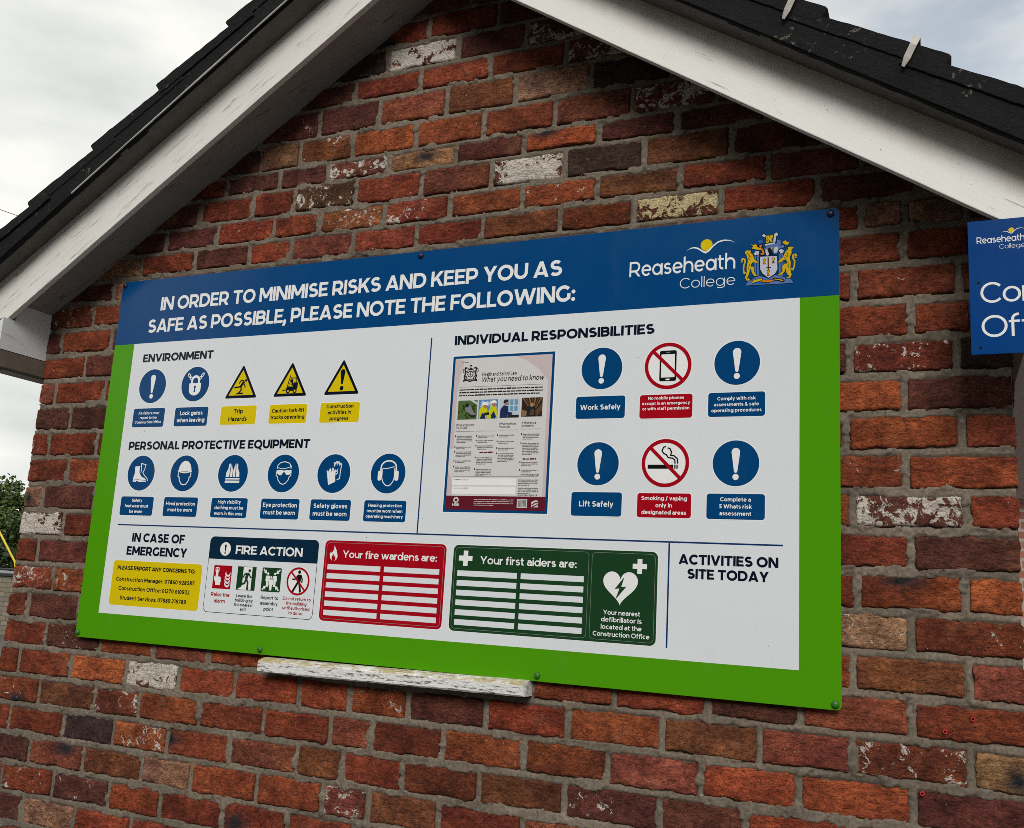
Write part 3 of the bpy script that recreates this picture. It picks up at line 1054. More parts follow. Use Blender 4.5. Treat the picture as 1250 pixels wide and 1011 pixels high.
        W = .76; O(.38, x / 2, .38 - h, x / 2 - h + .01)
    elif ch == 'r':
        W = .42; V(h, 0, x); P(arc(.42, .36, .42 - h, x - h - .36, 180, 92))
    elif ch == 's':
        W = .58; b = h * .95
        P(arc(.29, (x - b + .385) / 2, .27 - h, (x - b - .385) / 2, 35, 270) + arc(.29, (.385 + b) / 2, .29 - h, (.385 - b) / 2, 90, -150)[1:])
    elif ch == 't':
        W = .45; P([(.10 + h, .93), (.10 + h, .24)] + arc(.36, .24, .26 - h, .24 - h, 180, 282)); H(0, .43, x - h)
    elif ch == 'u':
        W = .71; V(W - h, 0, x); P([(h, x), (h, .36)] + arc(W / 2, .36, W / 2 - h, .36 - h, 180, 360))
    elif ch == 'v':
        W = .72; D(k, x, .36, 0); D(W - k, x, .36, 0)
    elif ch == 'w':
        W = 1.12; D(k, x, .33, 0); D(.33, 0, .56, x); D(.56, x, .79, 0); D(.79, 0, W - k, x)
    elif ch == 'x':
        W = .7; D(k, x, W - k, 0); D(k, 0, W - k, x)
    elif ch == 'y':
        W = .72; D(k, x, .38, 0); D(W - k, x, .25, -.24)
    elif ch == 'z':
        W = .62; H(0, W, x - h); H(0, W, h); D(k, h, W - k, x - h)
    elif ch == '0':
        W = .72; O(.36, .5, .36 - h, .51 - h)
    elif ch == '1':
        W = .38; V(W - h, 0, 1); H(0, W - h, t)
    elif ch == '2':
        W = .66; P(arc(.32, .69, .32 - h, .31 - h, 150, -38) + [(h + .06, h)]); H(0, W, h)
    elif ch == '3':
        W = .66; H(.04, .6, t); D(.56, t, .34, .56); P([(.26, .56), (.3, .56)] + arc(.31, .3, .34 - h, .3 - h + .0, 88, -148))
    elif ch == '4':
        W = .76; D(.48, 1, .12, .26); H(0, W, .26); V(.54, 0, .5)
    elif ch == '5':
        W = .66; H(.1, .62, t); V(.1 + h, .5, 1); P([(.1, .58), (.3, .58)] + arc(.31, .31, .35 - h, .29 - h + .02, 84, -148))
    elif ch == '6':
        W = .70; O(.36, .32, .35 - h, .32 - h); P(arc(.44, .42, .43 - h, .58 - h, 200, 62))
    elif ch == '7':
        W = .68; H(0, W, t); V(h, .72, 1); D(W - k - .02, t, .26, 0)
    elif ch == '8':
        W = .70; O(.35, .27, .35 - h, .27 - h + .01); O(.35, .75, .31 - h, .25 - h + .01)
    elif ch == '9':
        W = .70; O(.35, .68, .35 - h, .32 - h); P(arc(.27, .58, .43 - h, .58 - h, 20, -118))
    elif ch == '!':
        W = w * 1.3; g.append([[(W / 2 - h * 1.15, 1), (W / 2 - h * .6, .32), (W / 2 + h * .6, .32), (W / 2 + h * 1.15, 1)][::-1]]); dot(W / 2, h * 1.1, h * 1.2)
    elif ch in '.,:':
        W = w * 1.15; dot(W / 2, w * .58, w * .6)
        if ch == ':':
            dot(W / 2, .58, w * .6)
        if ch == ',':
            D(W / 2 + .02, .05, W / 2 - .08, -.2)
    elif ch == '/':
        W = .5; D(h, -.12, .5 - h, 1.06)
    elif ch == "'":
        W = w; V(h, .68, 1.02)
    elif ch == '-':
        W = .38; H(0, W, .36)
    elif ch == '&':
        W = .84; O(.36, .76, .25 - h, .24 - h); P([(.76, .08 - .08 + h * .3), (.26, .62)]); P(arc(.34, .26, .34 - h, .27 - h, 125, 360) + [(.74, .42)])
    else:
        W = .3
    return W, g


def text_width(s, w, gap=.055, single=False):
    tot = 0
    for c in s:
        tot += .30 if c == ' ' else glyph(c, w, single)[0] + gap
    return tot - gap


class Print(MB):
    """flat printed layers on a sheet: level n lies n * 0.15 mm in front of the sheet"""
    LV = 0.00015

    def __init__(self, y=0.0):
        super().__init__()
        self.y = y
        self.k = 0

    def poly(self, pts, lv, mat):
        a = sum(p[0] * q[1] - q[0] * p[1] for p, q in zip(pts, pts[1:] + pts[:1]))
        if a < 0:
            pts = pts[::-1]
        y = self.y - lv * self.LV - (self.k % 9) * 0.000012
        self.face([(p[0], y, p[1]) for p in pts], mat)

    def quads(self, qs, lv, mat):
        self.k += 1
        for q in qs:
            self.poly(q, lv, mat)

    def line(self, pts, w, lv, mat, closed=False):
        self.quads(stroke(pts, w, closed), lv, mat)

    def disc(self, cx, cz, rx, rz, lv, mat, n=48):
        self.poly(arc(cx, cz, rx, rz, 0, 360 - 360 / n, n - 1), lv, mat)

    def ring(self, cx, cz, r, w, lv, mat, n=56):
        self.line(arc(cx, cz, r, r, 0, 360, n), w, lv, mat, True)

    def rect(self, x0, z0, x1, z1, lv, mat):
        self.poly([(x0, z0), (x1, z0), (x1, z1), (x0, z1)], lv, mat)

    def text(self, s, x0, z, cap, lv, mat, w=.19, width=None, align='l', gap=.055, single=False, shear=0.0):
        tw = text_width(s, w, gap, single)
        sx = width / tw if width else cap
        if align == 'c':
            x0 -= tw * sx / 2
        elif align == 'r':
            x0 -= tw * sx
        cx = 0
        for c in s:
            if c == ' ':
                cx += .30
                continue
            wd, gs = glyph(c, w, single)
            for q in gs:
                self.quads([[(x0 + (cx + px + shear * pz) * sx, z + pz * cap) for px, pz in f] for f in q], lv, mat)
            cx += wd + gap

    def block(self, lines, cx, cz, width, lv, mat, w=.19, lead=1.72, maxcap=None):
        """centred lines, the widest one filling `width`"""
        tw = max(text_width(s, w, .10) for s in lines)
        cap = width / tw
        if maxcap and cap > maxcap:
            cap = maxcap
        n = len(lines)
        z = cz + ((n - 1) * lead * cap) / 2 - cap * .5 + cap * .04
        for s in lines:
            self.text(s, cx, z, cap, lv, mat, w, align='c', gap=.10)
            z -= lead * cap
        return cap

# ---------------------------------------------------------------- safety notice board
def vinyl(name, col, rough=0.16, var=0.03, spec=0.24):
    t = NT(name)
    v = t.obj()
    f = t.noise(v, 3.0, 4)
    c = t.mix(f, tuple(x * (1 - var) for x in col), tuple(min(1, x * (1 + var)) for x in col))
    grime = t.ramp(t.noise(t.scaled(v, (1, 1, .35)), 11, 6, 0.7), 0.56, 0.82)
    c = t.mix(t.math('MULTIPLY', grime, 0.05), c, (0.25, 0.24, 0.20))
    t.bsdf(Base_Color=c, Specular_IOR_Level=spec,
           Roughness=t.math('ADD', rough, t.math('MULTIPLY', t.math('SUBTRACT', t.noise(v, 9, 6, 0.7), 0.5), 0.22)))
    t.bump(t.noise(v, 1.6, 2), 0.05, 0.006)
    return t.m


S_WHITE = vinyl('printed_white', (.685, .728, .762))
S_SYM = vinyl('printed_symbol_white', (.80, .81, .82))
S_BLUE = vinyl('printed_blue', (.0015, .054, .178))
S_HEAD = vinyl('printed_header_blue', (.002, .055, .190))
S_GREEN = vinyl('printed_lime_green', (.072, .300, .004))
S_NAVY = vinyl('printed_navy', (.004, .008, .022))
S_LINE = vinyl('printed_rule_blue', (.006, .030, .13))
S_FIRE = vinyl('printed_dark_navy', (.004, .022, .052))
S_YEL = vinyl('printed_yellow', (.66, .51, .004))
S_RED = vinyl('printed_red', (.36, .003, .012))
S_DGRN = vinyl('printed_dark_green', (.012, .050, .018))
S_BLACK = vinyl('printed_black', (.008, .008, .009))
S_EDGE = vinyl('printed_panel_edge', (.20, .24, .22))

SW, SH = 2.3616, 1.2
board = tag(empty('safety_notice_board', (SW / 2, 0, 0)),
            'large blue, white and lime green safety notice board screwed to the brick gable', 'sign')
BRD = Matrix.Translation(-Vector(board.location))


def on_board(o, parent=None):
    o.parent = parent or board
    o.matrix_parent_inverse = BRD if parent is None else Matrix.Identity(4)
    return o


def sub(o, par):
    o.parent = par
    o.matrix_parent_inverse = par.matrix_parent_inverse.inverted() @ Matrix.Identity(4) if False else Matrix.Identity(4)
    return o


mb = MB()
mb.prism(rr(0, 0, SW, SH, .012), 0.0, 0.0035, S_GREEN)
on_board(mb.build('backing_board', bevel=0.0006))

p = Print()
p.poly([(0.0003, .9745), (SW - .0003, .9745)] + arc(SW - .0125, SH - .0125, .0122, .0122, 0, 90, 6) + arc(.0125, SH - .0125, .0122, .0122, 90, 180, 6), 1, S_HEAD)
header = on_board(p.build('header_band'))
p = Print()
p.text('IN ORDER TO MINIMISE RISKS AND KEEP YOU AS', .185, 1.086, .0465, 3, S_SYM, .205, width=1.449)
p.text('SAFE AS POSSIBLE, PLEASE NOTE THE FOLLOWING:', .140, 1.010, .0465, 3, S_SYM, .205, width=1.536)
sub(p.build('heading_text'), header)


def college_logo(p, x0, x1, z, cap, xc0, zc, lv, k):
    """wordmark with a sun over a swoosh"""
    p.text('Reaseheath', x0, z, cap, lv, S_SYM, .135, width=x1 - x0, single=True, gap=.08)
    p.text('College', xc0, zc, cap * .66, lv, S_SYM, .075, width=x1 - xc0, single=True, gap=.13)
    sx, sz = x0 + (x1 - x0) * .733, z + cap * 1.68
    p.disc(sx, sz, .0155 * k, .0155 * k, lv, S_YEL, 28)
    up = [(-.052, -.0120), (-.042, -.0065), (-.032, -.0060), (-.021, -.0105), (-.011, -.0185), (-.002, -.0235), (.008, -.0175), (.018, -.0060), (.030, .0030), (.045, .0068), (.060, .0055), (.0745, -.0010)]
    th = [0, .0022, .0036, .0046, .0050, .0054, .0052, .0048, .0042, .0034, .0022, 0]
    for (a, ta), (b, tb) in zip(zip(up, th), zip(up[1:], th[1:])):
        p.quads([[(sx + a[0] * k, sz + a[1] * k), (sx + b[0] * k, sz + b[1] * k), (sx + b[0] * k, sz + (b[1] + tb) * k), (sx + a[0] * k, sz + (a[1] + ta) * k)]], lv + 1, S_SYM)


p = Print()
college_logo(p, 1.828, 2.109, 1.0645, .042, 1.966, 1.0215, 3, 1.0)
sub(p.build('college_logo'), header)

# coat of arms
C_GOLD = vinyl('printed_gold', (.62, .42, .012))
C_ORNG = vinyl('printed_orange', (.60, .19, .012))
C_SILV = vinyl('printed_pale_grey', (.50, .54, .62))
C_SKY = vinyl('printed_mid_blue', (.10, .17, .42))
C_AZ = vinyl('printed_bright_blue', (.02, .12, .42))
C_BROWN = vinyl('printed_brown', (.10, .045, .01))


def crest():
    p = Print()
    M = lambda q: [((.1702 * u + .0015 * v + 2103.5) / 1000, (-.0159 * u - .1829 * v + 1180.3) / 1000) for u, v in q]
    P = lambda q, lv, m: p.quads([M(q)], lv, m)
    S = lambda q, w, lv, m: p.line(M(q), w * .00018, lv, m)

    def both(q, lv, m, out=14):
        S(q + q[:1], out, lv - .5, S_NAVY)
        P(q, lv, m)
    # compartment, plinth and columns behind the supporters
    both([(180, 880), (215, 820), (270, 800), (320, 760), (390, 740), (500, 770), (600, 715), (700, 740), (760, 760), (830, 770), (868, 820), (860, 835)], 3, C_SKY)
    P([(270, 860), (330, 800), (420, 815), (520, 855)], 4, C_AZ)
    P([(390, 820), (470, 790), (520, 800), (500, 850)], 4.2, C_SKY)
    for u in (335, 690):
        P([(u - 22, 430), (u + 38, 420), (u + 38, 735), (u - 22, 745)], 3, C_SKY)
        S([(u + 8, 430), (u + 8, 740)], 14, 3.6, S_HEAD)
    both([(300, 415), (330, 380), (372, 375), (385, 420), (350, 440), (315, 440)], 4, C_SILV)
    both([(665, 370), (700, 345), (738, 370), (725, 405), (690, 415)], 4, C_SILV)
    # mantling
    both([(360, 225), (410, 205), (440, 235), (420, 270), (380, 270)], 4, C_AZ)
    both([(250, 275), (300, 290), (325, 275), (345, 290), (350, 320), (400, 335), (405, 360), (340, 355), (285, 345), (270, 335), (295, 310)], 4.5, C_GOLD)
    both([(365, 295), (395, 285), (420, 262), (428, 300), (415, 325), (445, 345), (465, 400), (455, 440), (405, 440), (385, 415), (420, 395), (400, 360)], 4.5, C_ORNG)
    both([(455, 340), (490, 310), (560, 280), (640, 265), (640, 205), (690, 225), (700, 260), (680, 300), (740, 290), (745, 325), (690, 335), (660, 365), (650, 410), (600, 420), (570, 380), (590, 340), (540, 320), (500, 350), (530, 420), (510, 450), (480, 440), (465, 380)], 4, C_SKY)
    P([(500, 345), (545, 325), (570, 360), (575, 430), (540, 440), (515, 400)], 4.6, S_NAVY)
    P([(470, 360), (495, 350), (525, 420), (505, 445), (480, 430)], 5, C_SILV)
    P([(600, 330), (640, 310), (655, 340), (640, 395), (605, 405), (590, 370)], 5, C_SILV)
    P([(545, 320), (575, 330), (570, 365), (552, 350)], 5, C_GOLD)
    both([(715, 250), (765, 222), (778, 245), (820, 252), (790, 290), (745, 280)], 5, C_GOLD)
    # crest: small gold beast between two feathers
    both([(418, 150), (450, 128), (475, 145), (468, 180), (440, 170)], 5, C_SILV)
    both([(600, 130), (630, 108), (655, 125), (645, 158), (620, 165), (628, 190), (615, 245), (585, 240), (592, 190)], 5, C_SILV)
    both([(485, 160), (515, 145), (525, 175), (545, 150), (575, 140), (582, 180), (560, 205), (575, 245), (545, 245), (530, 215), (510, 265), (478, 265), (490, 215), (478, 190)], 5, C_GOLD)
    S([(500, 180), (512, 205), (500, 240)], 9, 5.6, C_BROWN)
    S([(540, 175), (560, 178)], 9, 5.6, C_BROWN)
    P([(462, 285), (540, 262), (610, 250), (610, 268), (540, 285), (470, 305)], 5, C_SILV)
    # shield with sword and three wheatsheaves
    sh = [(392, 462), (640, 450), (645, 640), (610, 705), (515, 765), (430, 705), (395, 640)]
    S(sh + sh[:1], 26, 5.4, S_NAVY)
    P(sh, 5.7, C_SILV)
    S([(512, 470), (515, 650)], 20, 6.2, C_BROWN)
    S([(480, 622), (550, 616)], 12, 6.2, S_NAVY)
    for u, v in ((455, 530), (586, 515), (512, 695)):
        P([(u - 26, v - 30), (u - 10, v - 44), (u + 14, v - 44), (u + 28, v - 30), (u + 12, v + 6), (u + 22, v + 40), (u - 20, v + 42), (u - 10, v + 6)], 6.3, C_BROWN)
        P([(u - 18, v - 26), (u, v - 38), (u + 20, v - 26), (u + 4, v + 2), (u - 6, v + 2)], 6.7, C_GOLD)
        P([(u - 6, v + 8), (u + 8, v + 8), (u + 12, v + 32), (u - 10, v + 32)], 6.7, C_ORNG)
    # supporters: two rampant lions
    both([(172, 385), (205, 368), (262, 372), (250, 400), (285, 430), (312, 500), (350, 530), (372, 562), (335, 548), (285, 540), (262, 572), (255, 605),
          (300, 605), (305, 680), (352, 742), (305, 738), (272, 690), (262, 640), (248, 640), (235, 690), (215, 760), (250, 805), (200, 810), (172, 770), (200, 690), (195, 620), (215, 520), (195, 440), (175, 412)], 5.5, C_GOLD, 12)
    both([(880, 322), (850, 316), (795, 322), (800, 350), (760, 390), (725, 470), (680, 500), (652, 548), (700, 535), (745, 500), (775, 510), (785, 560), (745, 560), (715, 600),
          (718, 670), (655, 722), (700, 722), (745, 680), (765, 620), (775, 690), (805, 740), (765, 770), (820, 768), (848, 720), (830, 640), (835, 540), (820, 470), (850, 400), (845, 360)], 5.5, C_GOLD, 12)
    for q in ([(200, 400), (225, 425), (250, 470)], [(225, 450), (268, 470)], [(215, 480), (255, 510)], [(775, 400), (800, 420), (790, 450)], [(760, 440), (800, 470)], [(745, 470), (770, 490)],
              [(240, 560), (225, 640)], [(795, 520), (805, 620)], [(200, 740), (215, 790)], [(805, 720), (800, 755)]):
        S(q, 9, 6.2, C_BROWN)
    S([(115, 520), (135, 490), (170, 500), (172, 540), (155, 590), (150, 650), (160, 700), (205, 695)], 20, 5.3, C_GOLD)
    S([(120, 545), (138, 520)], 14, 5.4, C_GOLD)
    S([(920, 455), (905, 425), (868, 440), (865, 480), (892, 520), (885, 600), (865, 645), (830, 630)], 20, 5.3, C_GOLD)
    S([(918, 470), (890, 465)], 14, 5.4, C_GOLD)
    # scroll
    both([(275, 845), (290, 810), (350, 790), (420, 775), (425, 800), (340, 825)], 6, C_GOLD)
    both([(415, 830), (430, 800), (520, 800), (590, 790), (590, 815), (500, 830)], 6, C_ORNG)
    both([(585, 770), (650, 775), (720, 785), (740, 800), (725, 818), (650, 800), (595, 795)], 6, C_GOLD)
    return p.build('coat_of_arms')


sub(crest(), header)

p = Print()
p.rect(.0885, .081, 2.2685, .9745, 1, S_WHITE)
for k in range(26):   # specks of dirt on the white panel
    x, z = rnd.uniform(.1, 2.25), rnd.uniform(.09, .96)
    p.disc(x, z, rnd.uniform(.0008, .0017), rnd.uniform(.0008, .002), 1.4, S_EDGE, 6)
on_board(p.build('notice_panel'))

for s, x, z, wd in (('ENVIRONMENT', .137, .908, .299), ('PERSONAL PROTECTIVE EQUIPMENT', .125, .611, .723), ('INDIVIDUAL RESPONSIBILITIES', 1.315, .904, .587)):
    p = Print()
    p.text(s, x, z, .0275, 3, S_NAVY, .235, width=wd)
    on_board(p.build('section_heading'))
p = Print()
p.text('IN CASE OF', .300, .3115, .028, 3, S_NAVY, .235, width=.218, align='c')
p.text('EMERGENCY', .300, .269, .028, 3, S_NAVY, .235, width=.250, align='c')
on_board(p.build('section_heading'))
p = Print()
p.text('ACTIVITIES ON', 2.101, .3115, .0245, 3, S_NAVY, .235, width=.240, align='c')
p.text('SITE TODAY', 2.101, .277, .0245, 3, S_NAVY, .235, width=.196, align='c')
on_board(p.build('section_heading'))
for x0, z0, x1, z1 in ((.122, .3628, 2.2315, .3668), (1.2365, .3672, 1.2405, .931), (1.9545, .108, 1.9585, .3624)):
    p = Print()
    p.rect(x0, z0, x1, z1, 2, S_LINE)
    on_board(p.build('divider_line'))


# ---- pictograms (drawn in units of their radius)
def exclaim(p, cx, cz, r, lv, m):
    q = arc(0, .48, .185, .19, 180, 0, 10) + [(.075, -.33)] + arc(0, -.35, .07, .07, 0, -180, 5) + [(-.075, -.33)]
    p.quads([[(cx + a * r, cz + b * r) for a, b in q]], lv, m)
    p.disc(cx, cz - .60 * r, .135 * r, .135 * r, lv, m, 20)


def sym(kind, p, cx, cz, r, lv):
    T = lambda q: [(cx + a * r, cz + b * r) for a, b in q]
    F = lambda q, m=S_SYM, d=0: p.quads([T(q)], lv + d, m)
    S = lambda q, w, m=S_SYM, d=0, c=False: p.line(T(q), w * r, lv + d, m, c)
    if kind == 'bang':
        exclaim(p, cx, cz, r, lv, S_SYM)
    elif kind == 'lock':
        F([(-.42, .05), (-.42, -.30)] + arc(0, -.30, .42, .36, 180, 360, 12) + [(.42, .05)])
        S([(-.25, .05), (-.25, .20)] + arc(0, .20, .25, .24, 180, 0, 10) + [(.25, .05)], .14)
        for sx in (-1, 1):
            for ox, oz, ll, th in ((.31, .33, .13, 35), (.47, .50, .15, 52)):
                c_, s_ = math.cos(math.radians(th)), math.sin(math.radians(th))
                S([(sx * (ox + ll * math.cos(a) * c_ - .065 * math.sin(a) * s_), oz + ll * math.cos(a) * s_ + .065 * math.sin(a) * c_) for a in np.linspace(0, 6.2, 16)], .055, S_SYM, .5 + ox)
        p.disc(cx, cz - .17 * r, .075 * r, .085 * r, lv + 1, S_BLUE, 14)
        F([(-.03, -.2), (-.06, -.46), (.06, -.46), (.03, -.2)], S_BLUE, 1.1)
    elif kind == 'boot':
        F([(-.48, .37), (-.14, .40), (-.12, .02), (.06, -.20), (.36, -.32), (.44, -.40), (.44, -.50), (-.14, -.50), (-.18, -.45), (-.28, -.45), (-.30, -.50), (-.54, -.50), (-.54, -.30), (-.46, -.02)])
        S([(-.53, -.40), (-.20, -.38), (.42, -.42)], .03, S_BLUE, .6)
        S([(-.06, .36), (-.04, .55), (.30, .47), (.24, .20), (.14, .04), (.26, -.12), (.50, -.30), (.56, -.46)], .05)
        S([(-.04, .55), (.02, .18), (-.02, .02)], .045)
    elif kind == 'helmet':
        F(arc(0.02, .10, .46, .60, 0, 180, 18))
        S([(-.48, .13), (-.2, .05), (.02, .03), (.24, .05), (.52, .13)], .06, S_SYM, .4)
        S([(-.42, .05), (-.43, -.16), (-.34, -.22), (-.30, -.40), (-.14, -.60), (.03, -.64), (.20, -.60), (.35, -.40), (.38, -.22), (.47, -.16), (.46, .05)], .06)
    elif kind == 'vest':
        F([(-.30, .50), (-.19, .54), (-.23, -.20), (-.46, -.20), (-.44, .04), (-.33, .24)])
        F([(.30, .50), (.19, .54), (.23, -.20), (.46, -.20), (.44, .04), (.33, .24)])
        F([(-.14, .52), (-.02, .16), (-.02, -.20), (-.18, -.20)])
        F([(.14, .52), (.02, .16), (.02, -.20), (.18, -.20)])
        F([(-.47, -.26), (.49, -.26), (.49, -.34), (-.47, -.34)])
        F([(-.48, -.40), (.50, -.40), (.50, -.52), (-.48, -.52)])
    elif kind == 'goggles':
        S([(-.40, .24), (-.40, .42), (-.22, .58), (.06, .62), (.34, .54), (.48, .38), (.46, .24)], .045)
        S([(-.36, .30), (-.10, .24), (.20, .28), (.42, .34), (.40, .44)], .035)
        F([(-.44, .17), (-.02, .17), (.04, .12), (.10, .17), (.52, .17), (.50, .02), (.38, -.08), (.20, -.08), (.10, .06), (.0, .06), (-.12, -.10), (-.28, -.09), (-.40, .02)])
        S([(-.44, .10), (-.44, -.12), (-.34, -.18), (-.30, -.34), (-.12, -.54), (.04, -.58), (.20, -.52), (.36, -.34), (.40, -.18), (.50, -.12), (.50, .10)], .045)
    elif kind == 'gloves':
        F([(-.44, .12), (-.36, .18), (-.30, .04), (-.27, .25), (-.19, .27), (-.15, .06), (-.10, .30), (-.02, .29), (-.01, .06), (.06, .22), (.12, .18), (.10, -.10), (.14, -.42), (-.28, -.60), (-.34, -.30)])
        S([(.00, .36), (-.02, .54), (.06, .56), (.09, .40), (.10, .60), (.18, .61), (.20, .42), (.24, .60), (.31, .58), (.32, .40), (.38, .53), (.44, .48), (.40, .10), (.38, -.26), (.22, -.32)], .05)
        S([(.14, .10), (.24, .24), (.22, .02), (.12, -.08)], .05)
    elif kind == 'ears':
        S([(-.42, .12), (-.42, .30)] + arc(.02, .30, .44, .34, 180, 0, 14) + [(.46, .12)], .075)
        F(rr(-.58, -.36, -.36, .14, .09))
        F(rr(.40, -.36, .62, .14, .09))
        S([(-.33, .26), (-.10, .24), (.16, .30), (.36, .34)], .04)
        S([(-.34, .22), (-.34, -.22), (-.24, -.46), (-.08, -.60), (.06, -.62), (.20, -.56), (.32, -.40), (.38, -.22), (.38, .28)], .05)


def disc_sign(cx, cz, r, kind):
    p = Print()
    p.disc(cx, cz, r + .0028, r + .0028, 2, S_SYM)
    p.disc(cx, cz, r, r, 3, S_BLUE)
    sym(kind, p, cx, cz, r, 5)
    return on_board(p.build('mandatory_pictogram'))


for x, z, k in ((.194, .8245, 'bang'), (.376, .825, 'lock'), (.193, .534, 'boot'), (.3755, .5335, 'helmet'), (.5695, .534, 'vest'), (.761, .534, 'goggles'), (.943, .534, 'gloves'), (1.1285, .5345, 'ears')):
    disc_sign(x, z, .0575, k)
for x, z in ((1.761, .817), (2.117, .816), (1.761, .5615), (2.1175, .562)):
    disc_sign(x, z, .0568, 'bang')


def triangle(cx, top, bot, w, kind):
    p = Print()
    T = [(cx, top), (cx - w, bot), (cx + w, bot)]
    h = (top - bot)

    def inset(d):
        c = (cx, bot + h * .36)
        out = []
        for x, z in T:
            v = (x - c[0], z - c[1])
            l = math.hypot(*v)
            out.append((x - v[0] / l * d, z - v[1] / l * d))
        return out

    def rounded(pts, r):
        o = []
        n = 3
        for i in range(n):
            a, b, c = pts[i - 1], pts[i], pts[(i + 1) % n]
            u = Vector((a[0] - b[0], a[1] - b[1])).normalized()
            v = Vector((c[0] - b[0], c[1] - b[1])).normalized()
            for k in range(5):
                f = k / 4
                q = (u * (1 - f) ** 2 + v * f ** 2) * r
                o.append((b[0] + q.x, b[1] + q.y))
        return o
    p.poly(rounded(inset(-.005), .010), 2, S_SYM)
    p.poly(rounded(inset(0), .008), 3, S_NAVY)
    p.poly(rounded(inset(.0175), .003), 4, S_YEL)
    cz = bot + h * .36
    r = h * .33
    Tt = lambda q: [(cx + a * r, cz + b * r) for a, b in q]
    F = lambda q, m=S_NAVY, d=0: p.quads([Tt(q)], 5 + d, m)
    S = lambda q, w_, m=S_NAVY, d=0: p.line(Tt(q), w_ * r, 5 + d, m)
    if kind == 'bang':
        q = arc(0, .84, .235, .22, 180, 0, 8) + [(.08, -.22), (-.08, -.22)]
        F(q)
        p.disc(cx, cz - .56 * r, .19 * r, .19 * r, 5, S_NAVY, 16)
    elif kind == 'trip':
        p.disc(cx + .42 * r, cz + .48 * r, .12 * r, .12 * r, 5, S_NAVY, 12)
        S([(.24, .40), (-.05, .02), (-.12, -.14)], .24)
        S([(.22, .46), (-.10, .50), (-.32, .22)], .11)
        S([(.14, .26), (.32, .10), (.40, -.16)], .11)
        S([(-.10, -.02), (-.34, -.10), (-.80, -.12)], .14)
        S([(-.06, -.10), (.0, -.36), (-.26, -.62)], .14)
        F([(-.62, -.74), (-.34, -.58), (.20, -.60), (.24, -.74)])
    else:
        F([(-.48, -.52), (-.26, -.22), (.24, -.24), (.28, .12), (.74, .10), (.74, -.30), (.62, -.62), (-.44, -.62)])
        S([(-.40, -.50), (-.08, .76)], .08)
        S([(-.26, -.50), (.02, .58)], .06)
        S([(-.44, -.50), (-.86, -.60)], .08)
        S([(.0, .50), (.52, .50), (.56, .08)], .08)
        p.disc(cx + .10 * r, cz + .26 * r, .15 * r, .15 * r, 5, S_NAVY, 10)
        S([(.14, .18), (.18, -.16)], .18)
        for wx in (-.22, .48):
            p.disc(cx + wx * r, cz - .62 * r, .21 * r, .21 * r, 5.6, S_NAVY, 16)
            p.disc(cx + wx * r, cz - .62 * r, .095 * r, .095 * r, 6, S_YEL, 12)
    return on_board(p.build('warning_pictogram'))


triangle(.566, .8815, .7725, .0635, 'trip')
triangle(.755, .8815, .7725, .0635, 'fork')
triangle(.943, .8815, .7725, .0635, 'bang')


def prohibit(p, cx, cz, r, draw, lv=2, w=.15, m=S_RED):
    p.disc(cx, cz, r + .0025, r + .0025, lv, S_SYM)
    T = lambda q: [(cx + a * r, cz + b * r) for a, b in q]
    draw(T, lv + 1)
    p.line(T([(-.62, .62), (.62, -.62)]), w * r * .95, lv + 4, m)
    p.ring(cx, cz, r * (1 - w / 2), w * r, lv + 5, m)


p = Print()


def phone(T, lv):
    p.quads([T(rr(-.36, -.66, .36, .66, .08))], lv, S_BLACK)
    p.quads([T(rr(-.29, -.50, .29, .50, .01))], lv + 1, S_SYM)
    p.quads([T(rr(-.09, -.62, .09, -.555, .03))], lv + 1, S_SYM)
    p.quads([T(rr(-.08, .565, .08, .595, .01))], lv + 1, S_EDGE)


prohibit(p, 1.9405, .816, .0615, phone)
on_board(p.build('prohibition_pictogram'))
p = Print()


def cigarette(T, lv):
    p.quads([T([(-.74, -.24), (.34, -.24), (.34, -.07), (-.74, -.07)])], lv, S_BLACK)
    for x in (.38, .47):
        p.quads([T([(x, -.24), (x + .055, -.24), (x + .055, -.07), (x, -.07)])], lv, S_BLACK)
    p.line(T([(.41, -.03), (.40, .12), (.30, .20), (.12, .22), (.04, .34), (-.08, .40), (-.15, .52), (-.08, .66), (.02, .69)]), .055 * .0615, lv, S_BLACK)
    p.line(T([(.52, -.03), (.50, .18), (.36, .30), (.22, .32), (.25, .46), (.18, .60), (.08, .63)]), .055 * .0615, lv, S_BLACK)


prohibit(p, 1.9405, .563, .0615, cigarette)
on_board(p.build('prohibition_pictogram'))


# ---- caption plates
def plate(x0, z0, x1, z1, lines, frac, m=S_BLUE, tm=S_SYM, dz=0.0, w=.195, lead=1.72):
    p = Print()
    p.poly(rr(x0 - .0022, z0 - .0022, x1 + .0022, z1 + .0022, .0085), 2, S_SYM)
    p.poly(rr(x0, z0, x1, z1, .007), 3, m)
    o = on_board(p.build('caption_plate'))
    q = Print()
    q.block(lines, (x0 + x1) / 2, (z0 + z1) / 2 + dz, (x1 - x0) * frac, 5, tm, w, lead)
    sub(q.build('caption_text'), o)


